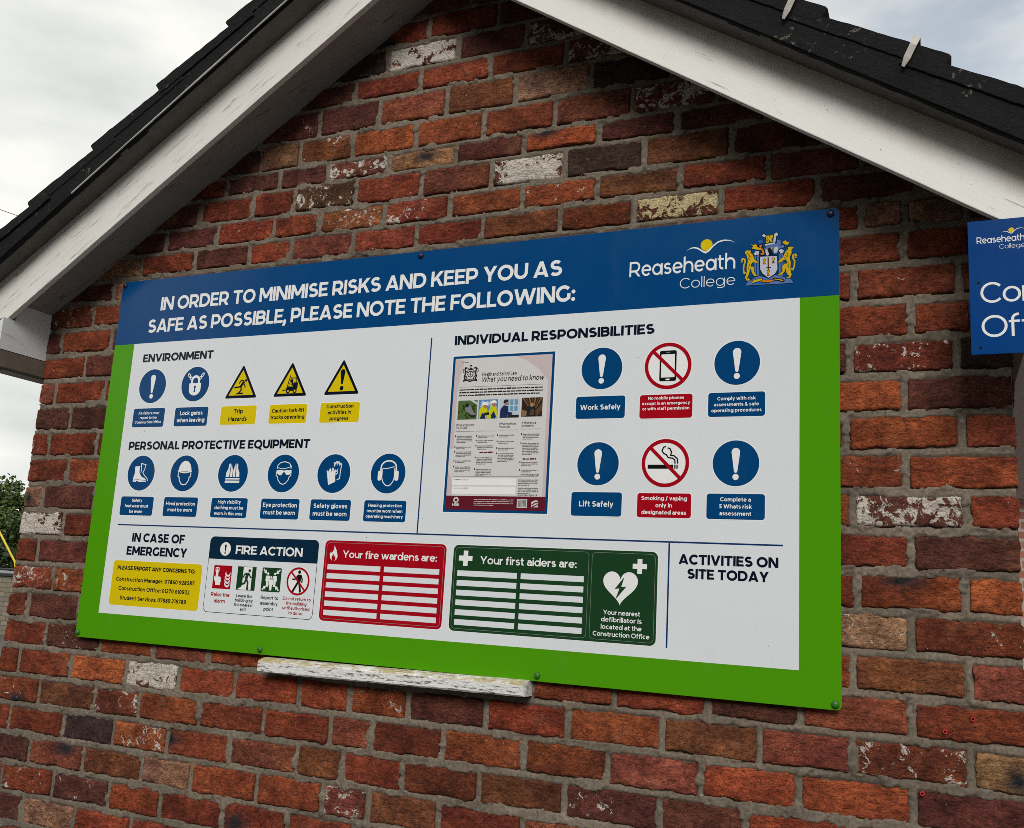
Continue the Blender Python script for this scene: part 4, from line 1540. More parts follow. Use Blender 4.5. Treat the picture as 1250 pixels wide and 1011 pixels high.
plate(.126, .6865, .2615, .7495, ('All visitors must', 'report to the', 'Construction Office'), .84)
plate(.3055, .6865, .4425, .7485, ('Lock gates', 'when leaving'), .84)
plate(.4945, .688, .634, .7475, ('Trip', 'Hazards'), .52, S_YEL, S_NAVY)
plate(.6845, .688, .825, .7475, ('Caution fork-lift', 'trucks operating'), .90, S_YEL, S_NAVY)
plate(.8735, .6875, 1.013, .748, ('Construction', 'activities in', 'progress'), .69, S_YEL, S_NAVY, lead=1.62)
for x0, x1, ls, f in ((.122, .2615, ('Safety', 'footwear must', 'be worn'), .72), (.3055, .4435, ('Head protection', 'must be worn'), .86),
                      (.4985, .6385, ('High visibility', 'clothing must be', 'worn in this area'), .80), (.690, .831, ('Eye protection', 'must be worn'), .89),
                      (.871, 1.012, ('Safety gloves', 'must be worn'), .84), (1.0575, 1.197, ('Hearing protection', 'must be worn when', 'operating machinery'), .88)):
    plate(x0, .396, x1, .457, ls, f)
plate(1.693, .6815, 1.829, .7415, ('Work Safely',), .82, w=.19)
plate(1.8685, .6785, 2.0065, .7405, ('No mobile phones', 'except in an emergency', 'or with staff permission'), .91, S_RED, dz=.008)
plate(2.0465, .679, 2.187, .7405, ('Comply with risk', 'assessments & safe', 'operating procedures'), .88)
plate(1.692, .425, 1.8295, .487, ('Lift Safely',), .68, w=.19)
plate(1.8705, .4245, 2.009, .486, ('Smoking / vaping', 'only in', 'designated areas'), .85, S_RED)
plate(2.0475, .424, 2.1885, .4865, ('Complete a', '5 Whats risk', 'assessment'), .56)

# ---- emergency contacts
p = Print()
p.poly(rr(.1245, .1075, .4945, .2525, .012), 2, S_SYM)
p.poly(rr(.1265, .1095, .4925, .2505, .011), 3, S_YEL)
ec = on_board(p.build('emergency_contacts_panel'))
p = Print()
p.text('PLEASE REPORT ANY CONCERNS TO:', .3065, .2215, .0125, 5, S_NAVY, .235, width=.322, align='c')
p.text('Construction Manager: 07860 928587', .3075, .1855, .0125, 5, S_NAVY, .195, width=.323, align='c', gap=.10)
p.text('Construction Office: 01270 610932', .307, .1570, .0125, 5, S_NAVY, .195, width=.292, align='c', gap=.10)
p.text('Student Services: 07889 216789', .3075, .1275, .0125, 5, S_NAVY, .195, width=.273, align='c', gap=.10)
sub(p.build('contact_text'), ec)

# ---- fire action
p = Print()
p.poly(rr(.5105, .1075, .9165, .3395, .017), 2, S_SYM)
p.poly(rr(.512, .109, .915, .338, .016), 2.6, S_FIRE)
p.poly(rr(.5138, .1108, .9132, .30, .0145), 3.0, S_WHITE)
p.poly([(.512, .2698), (.915, .2698), (.915, .322)] + arc(.899, .322, .016, .016, 0, 90, 6) + arc(.528, .322, .016, .016, 90, 180, 6), 3.5, S_FIRE)
fa = on_board(p.build('fire_action_panel'))
p = Print()
p.disc(.574, .301, .0205, .0205, 5, S_SYM, 32)
exclaim(p, .574, .301, .0205, 6, S_FIRE)
sub(p.build('panel_emblem'), fa)
p = Print()
p.text('FIRE ACTION', .614, .2875, .0258, 5, S_SYM, .20, width=.246)
sub(p.build('panel_title'), fa)
p = Print()      # raise the alarm
p.rect(.5385, .181, .6075, .251, 4, S_RED)
X = lambda q: [(.573 + a * .035, .216 + b * .035) for a, b in q]
p.quads([X(rr(-.80, .42, -.38, .84, .12))], 5, S_SYM)
p.ring(.573 - .59 * .035, .216 + .63 * .035, .0042, .0022, 6, S_RED, 16)
p.quads([X(arc(-.58, .52, .13, .13, 0, 180, 6) + [(-.71, .0), (-.86, .08), (-.88, -.2), (-.70, -.45), (-.66, -.70), (-.16, -.70), (-.10, -.30), (-.14, -.02), (-.30, .04), (-.45, .02)])], 7, S_SYM)
for k in range(4):
    z0 = .38 - k * .30
    p.quads([X([(.30 + .08 * (k == 0), z0 + .12), (.44, z0 - .10), (.66, z0 - .20), (.90, z0 + .06), (.84, z0 - .20), (.70, z0 - .34), (.46, z0 - .30), (.30, z0 - .10)])], 5, S_SYM)
sub(p.build('fire_pictogram'), fa)
p = Print()      # leave by the nearest exit
p.rect(.6295, .181, .699, .251, 4, S_DGRN)
X = lambda q: [(.664 + a * .035, .216 + b * .035) for a, b in q]
p.quads([X([(-.36, .96), (.58, .96), (.58, -.96), (-.90, -.96), (-.42, -.72), (-.36, -.40)])], 5, S_SYM)
p.disc(.664 + .30 * .035, .216 + .66 * .035, .0048, .0048, 6, S_DGRN, 14)
p.line(X([(.14, .46), (.0, -.05)]), .0105, 6, S_DGRN)
p.line(X([(.20, .48), (.40, .20), (.56, .06)]), .0048, 6, S_DGRN)
p.line(X([(.06, .46), (-.22, .32), (-.30, .06)]), .0048, 6, S_DGRN)
p.line(X([(.02, -.02), (.22, -.34), (.20, -.86), (.34, -.90)]), .0062, 6, S_DGRN)
p.line(X([(-.02, -.06), (-.10, -.40), (-.50, -.52)]), .0062, 6, S_DGRN)
sub(p.build('fire_pictogram'), fa)
p = Print()      # assembly point
p.poly(rr(.7215, .181, .7915, .2515, .004), 4, S_DGRN)
X = lambda q: [(.7565 + a * .035, .216 + b * .035) for a, b in q]
for hx, hz, lv in ((-.36, .40, 5), (.36, .40, 5), (0, .10, 6)):
    fig = [(hx - .20, hz - .06), (hx + .20, hz - .06), (hx + .23, hz - .50), (hx + .14, hz - .50), (hx + .12, hz - .98), (hx - .12, hz - .98), (hx - .14, hz - .50), (hx - .23, hz - .50)]
    if lv == 6:
        p.line(X(fig + fig[:1]), .0028, 5.6, S_DGRN)
        p.disc(.7565 + hx * .035, .216 + (hz + .11) * .035, .0052, .0052, 5.7, S_DGRN, 12)
    p.disc(.7565 + hx * .035, .216 + (hz + .11) * .035, .0038, .0038, lv, S_SYM, 12)
    p.quads([X(fig)], lv, S_SYM)
for sx in (-1, 1):
    for sz in (-1, 1):
        p.quads([X([(sx * .46, sz * .50), (sx * .80, sz * .56), (sx * .70, sz * .62), (sx * .90, sz * .82), (sx * .82, sz * .92), (sx * .62, sz * .72), (sx * .56, sz * .84)])], 5, S_SYM)
sub(p.build('fire_pictogram'), fa)
p = Print()      # do not return


def walker(T, lv):
    c = T([(.06, .66)])[0]
    p.disc(c[0], c[1], .0052, .0052, lv, S_BLACK, 14)
    p.line(T([(.08, .48), (.06, -.06)]), .0135, lv, S_BLACK)
    p.line(T([(-.02, .44), (-.30, .12), (-.52, .12)]), .0045, lv, S_BLACK)
    p.line(T([(.20, .46), (.34, .16), (.34, -.10)]), .0045, lv, S_BLACK)
    p.line(T([(.02, -.04), (-.18, -.36), (-.42, -.76)]), .0068, lv, S_BLACK)
    p.line(T([(.10, -.04), (.18, -.40), (.26, -.78)]), .0068, lv, S_BLACK)


prohibit(p, .8535, .2165, .0405, walker, 4, .14)
sub(p.build('fire_pictogram'), fa)
p = Print()
for (cx, ls, z0, dz, m, wd) in ((.573, ('Raise the', 'alarm'), .158, .0185, S_RED, .071), (.664, ('Leave the', 'building by', 'the nearest', 'exit'), .1595, .0130, S_BLACK, .069),
                                (.757, ('Report to', 'assembly', 'point'), .1590, .0165, S_BLACK, .064), (.8545, ('Do not return to', 'the building', 'until authorised', 'to do so'), .1610, .0135, S_RED, .099)):
    cap = wd / max(text_width(s, .18, .11) for s in ls)
    for k, s in enumerate(ls):
        p.text(s, cx, z0 - k * dz, cap, 5, m, .18, align='c', gap=.11)
sub(p.build('fire_captions'), fa)


# ---- wardens, first aiders, defibrillator
def slots_panel(name, x0, x1, m, title, tx, tw, cols, draw, xl):
    p = Print()
    p.poly(rr(x0 - .002, .108, x1 + .002, .341, .016), 2, S_SYM)
    p.poly(rr(x0, .110, x1, .339, .015), 3, m)
    p.line(rr(x0 + .0065, .1165, xl, .3325, .011), .0009, 3.6, S_EDGE, True)
    o = on_board(p.build(name))
    q = Print()
    draw(q)
    sub(q.build('panel_emblem'), o)
    q = Print()
    q.text(title, tx, .2905, .0205, 5, S_SYM, .17, width=tw)
    sub(q.build('panel_title'), o)
    for a, b in cols:
        for k in range(6):
            q = Print()
            zt = .2705 - k * .0259
            q.rect(a, zt - .0150, b, zt, 5, S_WHITE)
            sub(q.build('name_slot'), o)
    return o


def flame(q):
    X = lambda pts: [(.9685 + a * .0185, .302 + b * .0225) for a, b in pts]
    q.quads([X([(-.15, -1), (-.62, -.62), (-.72, -.1), (-.50, .22), (-.42, -.05), (-.10, .30), (.05, .62), (.02, 1), (.42, .50), (.56, .20), (.66, -.05), (.76, -.40), (.62, -.72), (.22, -1), (.42, -.66), (.30, -.22), (.12, -.46), (-.02, -.02), (-.16, -.22), (-.34, -.56), (-.30, -.80)])], 5, S_SYM)


def cross(q, cx, cz, a, b, lv=5):
    q.poly([(cx - b, cz - a), (cx + b, cz - a), (cx + b, cz - b), (cx + a, cz - b), (cx + a, cz + b), (cx + b, cz + b), (cx + b, cz + a), (cx - b, cz + a), (cx - b, cz + b), (cx - a, cz + b), (cx - a, cz - b), (cx - b, cz - b)], lv, S_SYM)


slots_panel('fire_wardens_panel', .937, 1.335, S_RED, 'Your fire wardens are:', 1.000, .307, ((.951, 1.129), (1.141, 1.317)), flame, 1.3285)
fp = slots_panel('first_aiders_panel', 1.357, 1.929, S_DGRN, 'Your first aiders are:', 1.439, .276, ((1.3725, 1.549), (1.560, 1.736)), lambda q: cross(q, 1.395, .3035, .0205, .0068), 1.7475)
p = Print()
p.line(rr(1.7565, .1165, 1.9225, .3325, .011), .0009, 3.6, S_EDGE, True)
cross(p, 1.883, .3015, .0185, .0062)
hq = []
for k in range(56):
    a = 2 * math.pi * k / 56
    hq.append((1.834 + .0455 * (math.sin(a) ** 3), .2475 + .0455 * (.8125 * math.cos(a) - .3125 * math.cos(2 * a) - .125 * math.cos(3 * a) - .0625 * math.cos(4 * a)) * 1.02 + .004))
p.poly(hq, 5, S_SYM)
p.poly([(1.844, .274), (1.8195, .243), (1.832, .2445), (1.822, .2165), (1.850, .250), (1.8365, .2485)], 6, S_DGRN)
for s, z, wd in (('Your nearest', .1785, .096), ('defibrillator is', .1610, .106), ('located at the', .1430, .106), ('Construction Office', .1250, .147)):
    p.text(s, 1.8395, z, .0115, 5, S_SYM, .175, width=wd, align='c', gap=.09)
sub(p.build('defibrillator_notice'), fp)

# ---- health and safety law poster
H_PAPER = vinyl('poster_paper', (.62, .615, .615), .3)
H_PINK = vinyl('poster_pink_tint', (.56, .47, .48), .3)
H_INK = vinyl('poster_ink', (.018, .017, .018), .3)
H_GREY = vinyl('poster_text_grey', (.17, .17, .175), .3)
H_MAR = vinyl('poster_maroon', (.115, .010, .022), .3)
HX0, HX1, HZ0, HZ1 = 1.3145, 1.626, .428, .8705
PX = lambda u: HX0 + (HX1 - HX0) * u
PZ = lambda v: HZ1 - (HZ1 - HZ0) * v
p = Print()
p.rect(HX0 - .003, HZ0 - .003, HX1 + .003, HZ1 + .003, 2, S_SYM)
p.rect(HX0, HZ0, HX1, HZ1, 2.6, S_BLUE)
p.rect(PX(.024), PZ(.984), PX(.976), PZ(.016), 3.2, H_PAPER)
p.poly([(PX(.024), PZ(.60)), (PX(.06), PZ(.60)), (PX(.065), PZ(.2)), (PX(.12), PZ(.03)), (PX(.024), PZ(.016))], 3.4, H_PINK)
p.poly([(PX(.62), PZ(.016)), (PX(.74), PZ(.05)), (PX(.86), PZ(.11)), (PX(.945), PZ(.18)), (PX(.945), PZ(.9)), (PX(.976), PZ(.9)), (PX(.976), PZ(.016))], 3.4, H_PINK)
p.poly([(PX(.024), PZ(.74)), (PX(.07), PZ(.80)), (PX(.08), PZ(.9)), (PX(.024), PZ(.9))], 3.4, H_PINK)
poster = on_board(p.build('law_poster'))
p = Print()
p.text('Health and Safety Law', PX(.305), PZ(.138), .0105, 5, H_INK, .17, width=(HX1 - HX0) * .34, gap=.14)
p.text('What you need to know', PX(.300), PZ(.176), .0150, 5, H_INK, .15, width=(HX1 - HX0) * .605, gap=.14, shear=.2)
p.text('What employers', PX(.075), PZ(.458), .0068, 5, H_INK, .14, width=(HX1 - HX0) * .18)
p.text('must do', PX(.075), PZ(.476), .0068, 5, H_INK, .14)
p.text('What workers', PX(.50), PZ(.455), .0068, 5, H_INK, .14, width=(HX1 - HX0) * .165)
p.text('must do', PX(.50), PZ(.473), .0068, 5, H_INK, .14)
p.text("If there's a", PX(.72), PZ(.452), .0068, 5, H_INK, .14)
p.text('problem', PX(.72), PZ(.470), .0068, 5, H_INK, .14)
sub(p.build('poster_title'), poster)
# royal arms: lion and unicorn beside a crowned garter, in black line work
p = Print()
ax, az, ar = PX(.185), PZ(.118), .0245
A = lambda q: [(ax + a * ar, az + b * ar) for a, b in q]
p.ring(ax, az - .05 * ar, ar * .34, ar * .10, 5, H_INK, 24)
p.quads([A(q) for q in stroke([(-.2, -.05), (.2, -.05)], .06) + stroke([(0, -.3), (0, .22)], .06)], 5, H_INK)
p.quads([A([(-.30, .42), (-.36, .70), (-.18, .58), (0, .80), (.18, .58), (.36, .70), (.30, .42)])], 5, H_INK)
p.line(A([(-.16, .86), (0, 1.02), (.16, .86)]), ar * .12, 5, H_INK)
for sx in (-1, 1):
    p.line(A([(sx * .44, .66), (sx * .66, .72), (sx * .72, .42), (sx * .60, .10), (sx * .78, -.26), (sx * .66, -.62), (sx * .84, -.78)]), ar * .17, 5, H_INK)
    p.line(A([(sx * .62, .30), (sx * .40, .20), (sx * .36, .40)]), ar * .10, 5, H_INK)
    p.line(A([(sx * .70, -.22), (sx * .48, -.34), (sx * .42, -.64)]), ar * .12, 5, H_INK)
    p.line(A([(sx * .78, .10), (sx * .98, .26), (sx * .92, .56), (sx * .80, .62)]), ar * .08, 5, H_INK)
p.line(A([(-.92, -.86), (-.5, -.74), (0, -.90), (.5, -.74), (.92, -.86)]), ar * .16, 5, H_INK)
p.line(A([(-.5, -.58), (0, -.70), (.5, -.58)]), ar * .08, 5, H_INK)
sub(p.build('royal_arms'), poster)


def micro(p, u0, u1, v0, n, dv, m, last=.6, lv=5, h=.0026, seed=0):
    """lines of text too small to read: words as short runs of marks"""
    r = random.Random(int(u0 * 1000) + int(v0 * 1000) + seed)
    for k in range(n):
        u, e = u0, u1 if k < n - 1 else u0 + (u1 - u0) * last
        while u < e - .006:
            w_ = min(r.uniform(.010, .050), e - u)
            z = PZ(v0 + k * dv)
            hh = h * r.uniform(.75, 1.15)
            p.rect(PX(u), z, PX(u + w_), z + hh, lv, m)
            u += w_ + .0042


p = Print()
micro(p, .085, .16, .045, 1, .01, H_GREY, 1, h=.0018)
micro(p, .085, .905, .226, 3, .0185, H_INK, .96, h=.0036)
for u0, rowsv in ((.090, ((.525, 5), (.594, 2), (.625, 4), (.682, 2), (.72, 4))), (.30, ((.525, 2), (.555, 2), (.588, 3), (.662, 5), (.735, 5))),
                  (.505, ((.522, 2), (.562, 2), (.604, 2), (.637, 6))), (.735, ((.518, 4), (.575, 8), (.692, 3), (.74, 2)))):
    for v, n in rowsv:
        p.rect(PX(u0 - .018), PZ(v), PX(u0 - .008), PZ(v) + .0042, 5, H_INK)
        micro(p, u0, u0 + .155, v, n, .0098, H_GREY, h=.0023)
for u0, u1, v in ((.325, .46, .630), (.745, .87, .672)):
    micro(p, u0, u1, v, 1, .01, H_MAR, 1, h=.0036)
p.text('www.hse.gov.uk', PX(.735), PZ(.770), .0052, 5, H_INK, .15)
p.text('www.direct.gov.uk', PX(.715), PZ(.894), .0050, 5, H_INK, .15)
for u0, u1, v in ((.08, .905, .205), (.075, .255, .492), (.275, .46, .492), (.50, .685, .488), (.715, .905, .484), (.08, .90, .777)):
    p.rect(PX(u0), PZ(v), PX(u1), PZ(v) + .0009, 4.4, H_GREY)
for v0, v1 in ((.788, .832), (.840, .886)):
    p.rect(PX(.075), PZ(v1), PX(.695), PZ(v0), 4.2, S_SYM)
    micro(p, .09, .24, v0 + .012, 1, .01, H_GREY, 1, h=.002)
micro(p, .715, .90, .80, 4, .0105, H_GREY, h=.0023)
micro(p, .715, .905, .850, 4, .0105, H_GREY, h=.0023)
sub(p.build('poster_text'), poster)
p = Print()
p.rect(PX(.024), PZ(.984), PX(.976), PZ(.898), 4, H_MAR)
p.disc(PX(.125), PZ(.924), .0085, .0085, 5, H_PAPER, 20)
p.disc(PX(.125), PZ(.924), .0036, .0036, 6, H_MAR, 14)
for k in range(8):
    a = k * math.pi / 4 + .39
    p.line([(PX(.125) + .0045 * math.cos(a), PZ(.924) + .0045 * math.sin(a)), (PX(.125) + .009 * math.cos(a), PZ(.924) + .009 * math.sin(a))], .0009, 6, H_MAR)
p.text('HSE', PX(.125), PZ(.962), .0085, 5, H_PAPER, .2, align='c')
micro(p, .30, .68, .922, 4, .0115, H_PINK, .5, 5, .0018)
p.rect(PX(.715), PZ(.966), PX(.81), PZ(.915), 5, H_PAPER)
for k in range(22):
    if (k * 7) % 5 != 1:
        p.rect(PX(.724 + k * .0036), PZ(.960), PX(.724 + k * .0036 + .0012 + .0009 * (k % 3)), PZ(.920), 6, H_INK)
p.poly([(PX(.85), PZ(.962)), (PX(.912), PZ(.962)), (PX(.912), PZ(.925)), (PX(.89), PZ(.918)), (PX(.85), PZ(.930))], 5, H_PAPER)
p.line([(PX(.853), PZ(.950)), (PX(.88), PZ(.935)), (PX(.91), PZ(.932))], .003, 6, H_MAR)
p.line([(PX(.86), PZ(.960)), (PX(.91), PZ(.945))], .003, 6, H_MAR)
sub(p.build('poster_footer'), poster)

# the four small photographs on the poster
Q = {k: vinyl('photo_' + k, c, .3) for k, c in dict(grass=(.075, .13, .035), grassd=(.022, .045, .012), grey=(.20, .215, .225), dark=(.018, .017, .018), sky=(.10, .22, .48), hiv=(.55, .56, .01),
     navy=(.012, .025, .085), pale=(.46, .56, .64), glass=(.15, .30, .44), wood=(.11, .055, .026), woodl=(.24, .145, .075), skin=(.36, .20, .13), shade=(.03, .018, .012)).items()}
for k, (u0, u1) in enumerate(((.082, .274), (.288, .478), (.494, .690), (.708, .905))):
    v0, v1 = .292 - .002 * k, .415 - .003 * k
    p = Print()
    r = random.Random(k)
    I = lambda q: [(PX(u0 + (u1 - u0) * a), PZ(v1 - (v1 - v0) * b)) for a, b in q]
    B = lambda q, lv, m: p.quads([I(q)], lv, m)

    def scatter(n, m, x0=0, x1=1, z0=0, z1=1, s=.1, lv=5):
        for _ in range(n):
            a, b = r.uniform(x0, x1 - s), r.uniform(z0, z1 - s)
            B([(a, b + s * .3), (a + s * .5, b), (a + s, b + s * .6), (a + s * .4, b + s)], lv, m)
    sq = [(0, 0), (1, 0), (1, 1), (0, 1)]
    if k == 0:
        B(sq, 4.4, Q['grass'])
        scatter(26, Q['grassd'], s=.13, z1=.8)
        B([(.62, 1), (1, .75), (1, .88), (.8, 1)], 5.4, Q['pale'])
        B([(.36, .60), (.50, .78), (.66, .70), (.82, .40), (.94, .24), (.78, .20), (.60, .34), (.44, .42)], 6, Q['grey'])
        p.disc(*I([(.47, .74)])[0], .006, .006, 6.5, Q['dark'], 12)
        B([(.62, .22), (.96, .22), (.92, .10), (.66, .12)], 6.5, Q['dark'])
    elif k == 1:
        B(sq, 4.4, Q['sky'])
        scatter(8, Q['pale'], z0=.55, s=.22)
        B([(.04, .0), (.02, .42), (.16, .66), (.40, .70), (.48, .40), (.44, .0)], 5.6, Q['hiv'])
        B([(.46, .0), (.50, .30), (.62, .62), (.92, .66), (.98, .20), (.96, .0)], 5.8, Q['hiv'])
        B([(.10, .0), (.20, .30), (.36, .24), (.40, .0)], 6.2, Q['navy'])
        B([(.66, .16), (.80, .40), (.94, .10), (.90, .0), (.70, .0)], 6.2, Q['navy'])
        B([(.30, .30), (.56, .34), (.58, .20), (.34, .16)], 6.4, Q['dark'])
        for hx, hz in ((.34, .72), (.78, .80)):
            p.disc(*I([(hx + .02, hz - .08)])[0], .0065, .006, 6.2, Q['skin'], 12)
            p.quads([I(arc(hx, hz, .16, .16, 0, 180, 8))], 6.6, S_SYM)
    elif k == 2:
        B(sq, 4.4, Q['pale'])
        for a in (.30, .52, .74):
            B([(a, .35), (a + .16, .35), (a + .16, .95), (a, .95)], 5, Q['glass'])
        B([(.30, .60), (.96, .60), (.96, .66), (.30, .66)], 5.4, Q['pale'])
        B([(.04, .0), (.06, .45), (.22, .66), (.42, .60), (.46, .30), (.66, .26), (.66, .16), (.42, .12), (.42, .0)], 6, Q['navy'])
        B([(.42, .0), (.44, .14), (.98, .14), (.98, .0)], 6.2, Q['dark'])
        p.disc(*I([(.34, .78)])[0], .0065, .0075, 6.2, Q['skin'], 12)
        p.quads([I(arc(.32, .82, .13, .14, 20, 220, 8))], 6.6, Q['dark'])
    else:
        B(sq, 4.4, Q['shade'])
        for a in range(7):
            B([(.02 + a * .15, 1), (.09 + a * .15, 1), (.40 + a * .05, .45), (.37 + a * .05, .45)], 5, Q['wood'] if a % 2 else Q['woodl'])
        B([(.72, .0), (.98, .30), (.98, .70), (.62, .25)], 5.2, Q['wood'])
        B([(.02, .0), (.02, .35), (.30, .30), (.36, .05)], 5.2, Q['woodl'])
        B([(.24, .05), (.32, .55), (.52, .66), (.66, .48), (.70, .05)], 6, Q['dark'])
        p.disc(*I([(.50, .62)])[0], .0055, .006, 6.4, Q['skin'], 12)
        B([(.40, .10), (.48, .40), (.60, .36), (.60, .08)], 6.4, Q['wood'])
    sub(p.build('poster_photograph'), poster)

# ---- domed screw caps
for x, z in ((.012, 1.187), (1.181, 1.186), (2.342, 1.186), (.011, .014), (.742, .0145), (1.621, .0145), (2.348, .0125)):
    mt = S_HEAD if z > 1 else S_GREEN
    V, F = [], []
    rings = [(.0092, .0008), (.0090, -.0022), (.0078, -.0048), (.0052, -.0068), (.0022, -.0075)]
    for rr_, y in rings:
        V += [(x + rr_ * math.cos(2 * math.pi * q / 20), y, z + rr_ * math.sin(2 * math.pi * q / 20)) for q in range(20)]
    for a in range(len(rings) - 1):
        for q in range(20):
            F.append((a * 20 + q, a * 20 + (q + 1) % 20, (a + 1) * 20 + (q + 1) % 20, (a + 1) * 20 + q))
    F.append(tuple((len(rings) - 1) * 20 + q for q in range(20)))
    me = bpy.data.meshes.new('screw_cap')
    me.from_pydata(V, [], F)
    me.polygons.foreach_set('use_smooth', [True] * len(me.polygons))
    o = link('screw_cap', me, None, (plain('screw_cap_' + ('blue' if z > 1 else 'green'), (.002, .012, .045) if z > 1 else (.03, .15, .012), .4),))
    on_board(o)

# ---------------------------------------------------------------- blue office sign on the right-hand gable board
OX, OZ0, OZ1, OY = 2.6425, .770, 1.0688, -0.1585
office = tag(empty('office_sign', (OX + .45, OY, OZ0)), 'blue office sign with white lettering under the white gable board, at the right edge', 'sign')
ofi = Matrix.Translation(-Vector(office.location))
mb = MB()
mb.prism([(OX, OZ0), (OX + .90, OZ0), (OX + .90, OZ1), (OX, OZ1)], OY, OY + .003, vinyl('office_blue', (.001, .046, .205), .22, .03, .07))
o = mb.build('sign_panel', bevel=0.0006)
o.parent = office; o.matrix_parent_inverse = ofi
def on_office(o):
    o.parent = office
    o.matrix_parent_inverse = ofi


p = Print(OY)
college_logo(p, 2.6595, 2.7515, 1.0165, .0150, 2.7030, 1.0015, 2, .36)
on_office(p.build('college_logo'))
for word, z, cap in (('Construction', .8825, .0455), ('Office', .8070, .0475)):
    p = Print(OY)
    p.text(word, 2.6635, z, cap, 2, S_SYM, .115, single=True, gap=.05)
    on_office(p.build('sign_word'))
for x, z in ((2.6608, .9290), (3.525, .929), (3.525, .785), (2.6608, .785)):
    mb = MB()
    mb.prism(arc(x, z, .0028, .0028, 0, 330, 11), OY - .0012, OY + .0005, S_BLACK)
    on_office(mb.build('screw_head'))

# ---------------------------------------------------------------- ground and surroundings
def ground_material():
    t = NT('worn_tarmac')
    v = t.obj()
    n = t.noise(v, 0.6, 5)
    f = t.noise(v, 60, 3, 0.7)
    c = t.mix(n, (.050, .049, .047), (.085, .082, .077))
    c = t.mix(t.ramp(f, .45, .7), c, (.12, .115, .108))
    t.bsdf(Base_Color=c, Roughness=.92)
    t.bump(f, .4, .01)
    return t.m


mb = MB()
mb.face([(-700, -700, GZ), (700, -700, GZ), (700, 700, GZ), (-700, 700, GZ)], ground_material())
tag(mb.build('ground'), kind='structure')

M_BARK = plain('bark', (.075, .055, .038), .9, .4, 8, .5)


def leaf_mat(name, a, b):
    t = NT(name)
    rn = t.n('ShaderNodeNewGeometry').outputs['Random Per Island']
    c = t.mix(rn, a, b)
    t.bsdf(Base_Color=c, Roughness=.6, Specular_IOR_Level=.3, Subsurface_Weight=0.0)
    return t.m


def tree(x, y, h, rad, seed, label, la, lb, n=9500):
    r = np.random.RandomState(seed)
    root = tag(empty('broadleaf_tree', (x, y, GZ)), label, 'tree', 'trees beyond the stone wall')
    mb = MB()
    mb.tube([(0, 0, -.1), (.05, .03, h * .2), (-.04, .05, h * .42), (.08, 0, h * .7)], [.20, .16, .12, .05], M_BARK, 10)
    for k in range(9):
        a = r.rand() * 6.28
        z0 = h * r.uniform(.22, .6)
        l = rad * r.uniform(.5, .85)
        mb.tube([(0, 0, z0), (l * .5 * math.cos(a), l * .5 * math.sin(a), z0 + l * .35), (l * math.cos(a), l * math.sin(a), z0 + l * .8)], [.075, .045, .015], M_BARK, 6)
    mb.build('trunk', root, smooth=True)
    # crown: leaf clumps scattered through an uneven volume
    nc = 75
    u = r.normal(size=(nc, 3)); u /= np.linalg.norm(u, axis=1)[:, None]
    cen = u * (r.rand(nc, 1) ** .45) * np.array([rad, rad, h * .43]) * r.uniform(.8, 1.06, (nc, 1)) + np.array([0, 0, h * .54])
    cs = r.uniform(.16, .34, nc) * rad
    idx = r.randint(0, nc, n)
    d = r.normal(size=(n, 3)); d /= np.linalg.norm(d, axis=1)[:, None]
    P = cen[idx] + d * (cs[idx] * r.rand(n) ** .4)[:, None] * np.array([1, 1, .75])
    P[:, 2] = np.maximum(P[:, 2], h * .03)
    nr = r.normal(size=(n, 3)) + d * .8 + np.array([0, 0, .5]); nr /= np.linalg.norm(nr, axis=1)[:, None]
    t1 = np.cross(nr, r.normal(size=(n, 3))); t1 /= np.linalg.norm(t1, axis=1)[:, None]
    t2 = np.cross(nr, t1)
    s = r.uniform(.08, .15, (n, 1))
    V = np.stack([P - t1 * s, P - t2 * s * .55, P + t1 * s, P + t2 * s * .55], 1).reshape(-1, 3)
    F = np.arange(4 * n).reshape(n, 4)
    me = bpy.data.meshes.new('crown')
    me.from_pydata(V.tolist(), [], F.tolist())
    link('crown', me, root, (leaf_mat('leaves', la, lb),))


G1, G2 = (.042, .070, .018), (.098, .138, .036)
tree(-38.2, 29.5, 5.7, 2.5, 1, 'bushy tree with a pale green crown, just left of the rounded dark green one', G1, G2)
tree(-34.6, 29.0, 5.25, 2.3, 2, 'rounded dark green tree beside the brick corner, beyond the stone wall', (.030, .056, .016), (.072, .108, .030))
tree(-31.0, 31.5, 5.5, 2.4, 3, 'tall green tree hidden mostly behind the brick corner, beyond the stone wall', (.026, .050, .013), (.066, .100, .026))
tree(-36.2, 26.4, 3.3, 2.0, 4, 'low spreading tree in front of the taller trees, just above the stone wall', (.030, .056, .014), (.088, .134, .032))
tree(-42.0, 31.0, 6.0, 2.7, 5, 'large green tree out beyond the left edge, past the stone wall', G1, G2, 3000)

# dark clipped hedge under the trees
r = np.random.RandomState(77)
n = 9000
P = np.stack([r.uniform(-9, 9, n), r.uniform(-.7, .7, n), r.uniform(0, 2.3, n) + .25 * np.sin(r.uniform(0, 40, n))], 1)
t1 = r.normal(size=(n, 3)); t1 /= np.linalg.norm(t1, axis=1)[:, None]
t2 = np.cross(t1, r.normal(size=(n, 3))); t2 /= np.linalg.norm(t2, axis=1)[:, None]
sz = r.uniform(.09, .17, (n, 1))
me = bpy.data.meshes.new('hedge')
me.from_pydata(np.stack([P - t1 * sz, P - t2 * sz * .6, P + t1 * sz, P + t2 * sz * .6], 1).reshape(-1, 3).tolist(), [], np.arange(4 * n).reshape(n, 4).tolist())
hg = tag(link('hedge', me, None, (leaf_mat('hedge_leaves', (.012, .022, .008), (.035, .055, .016)),)), 'dark green hedge along the foot of the trees, behind the stone wall', 'hedge')
hg.location = (-33.5, 25.2, GZ)

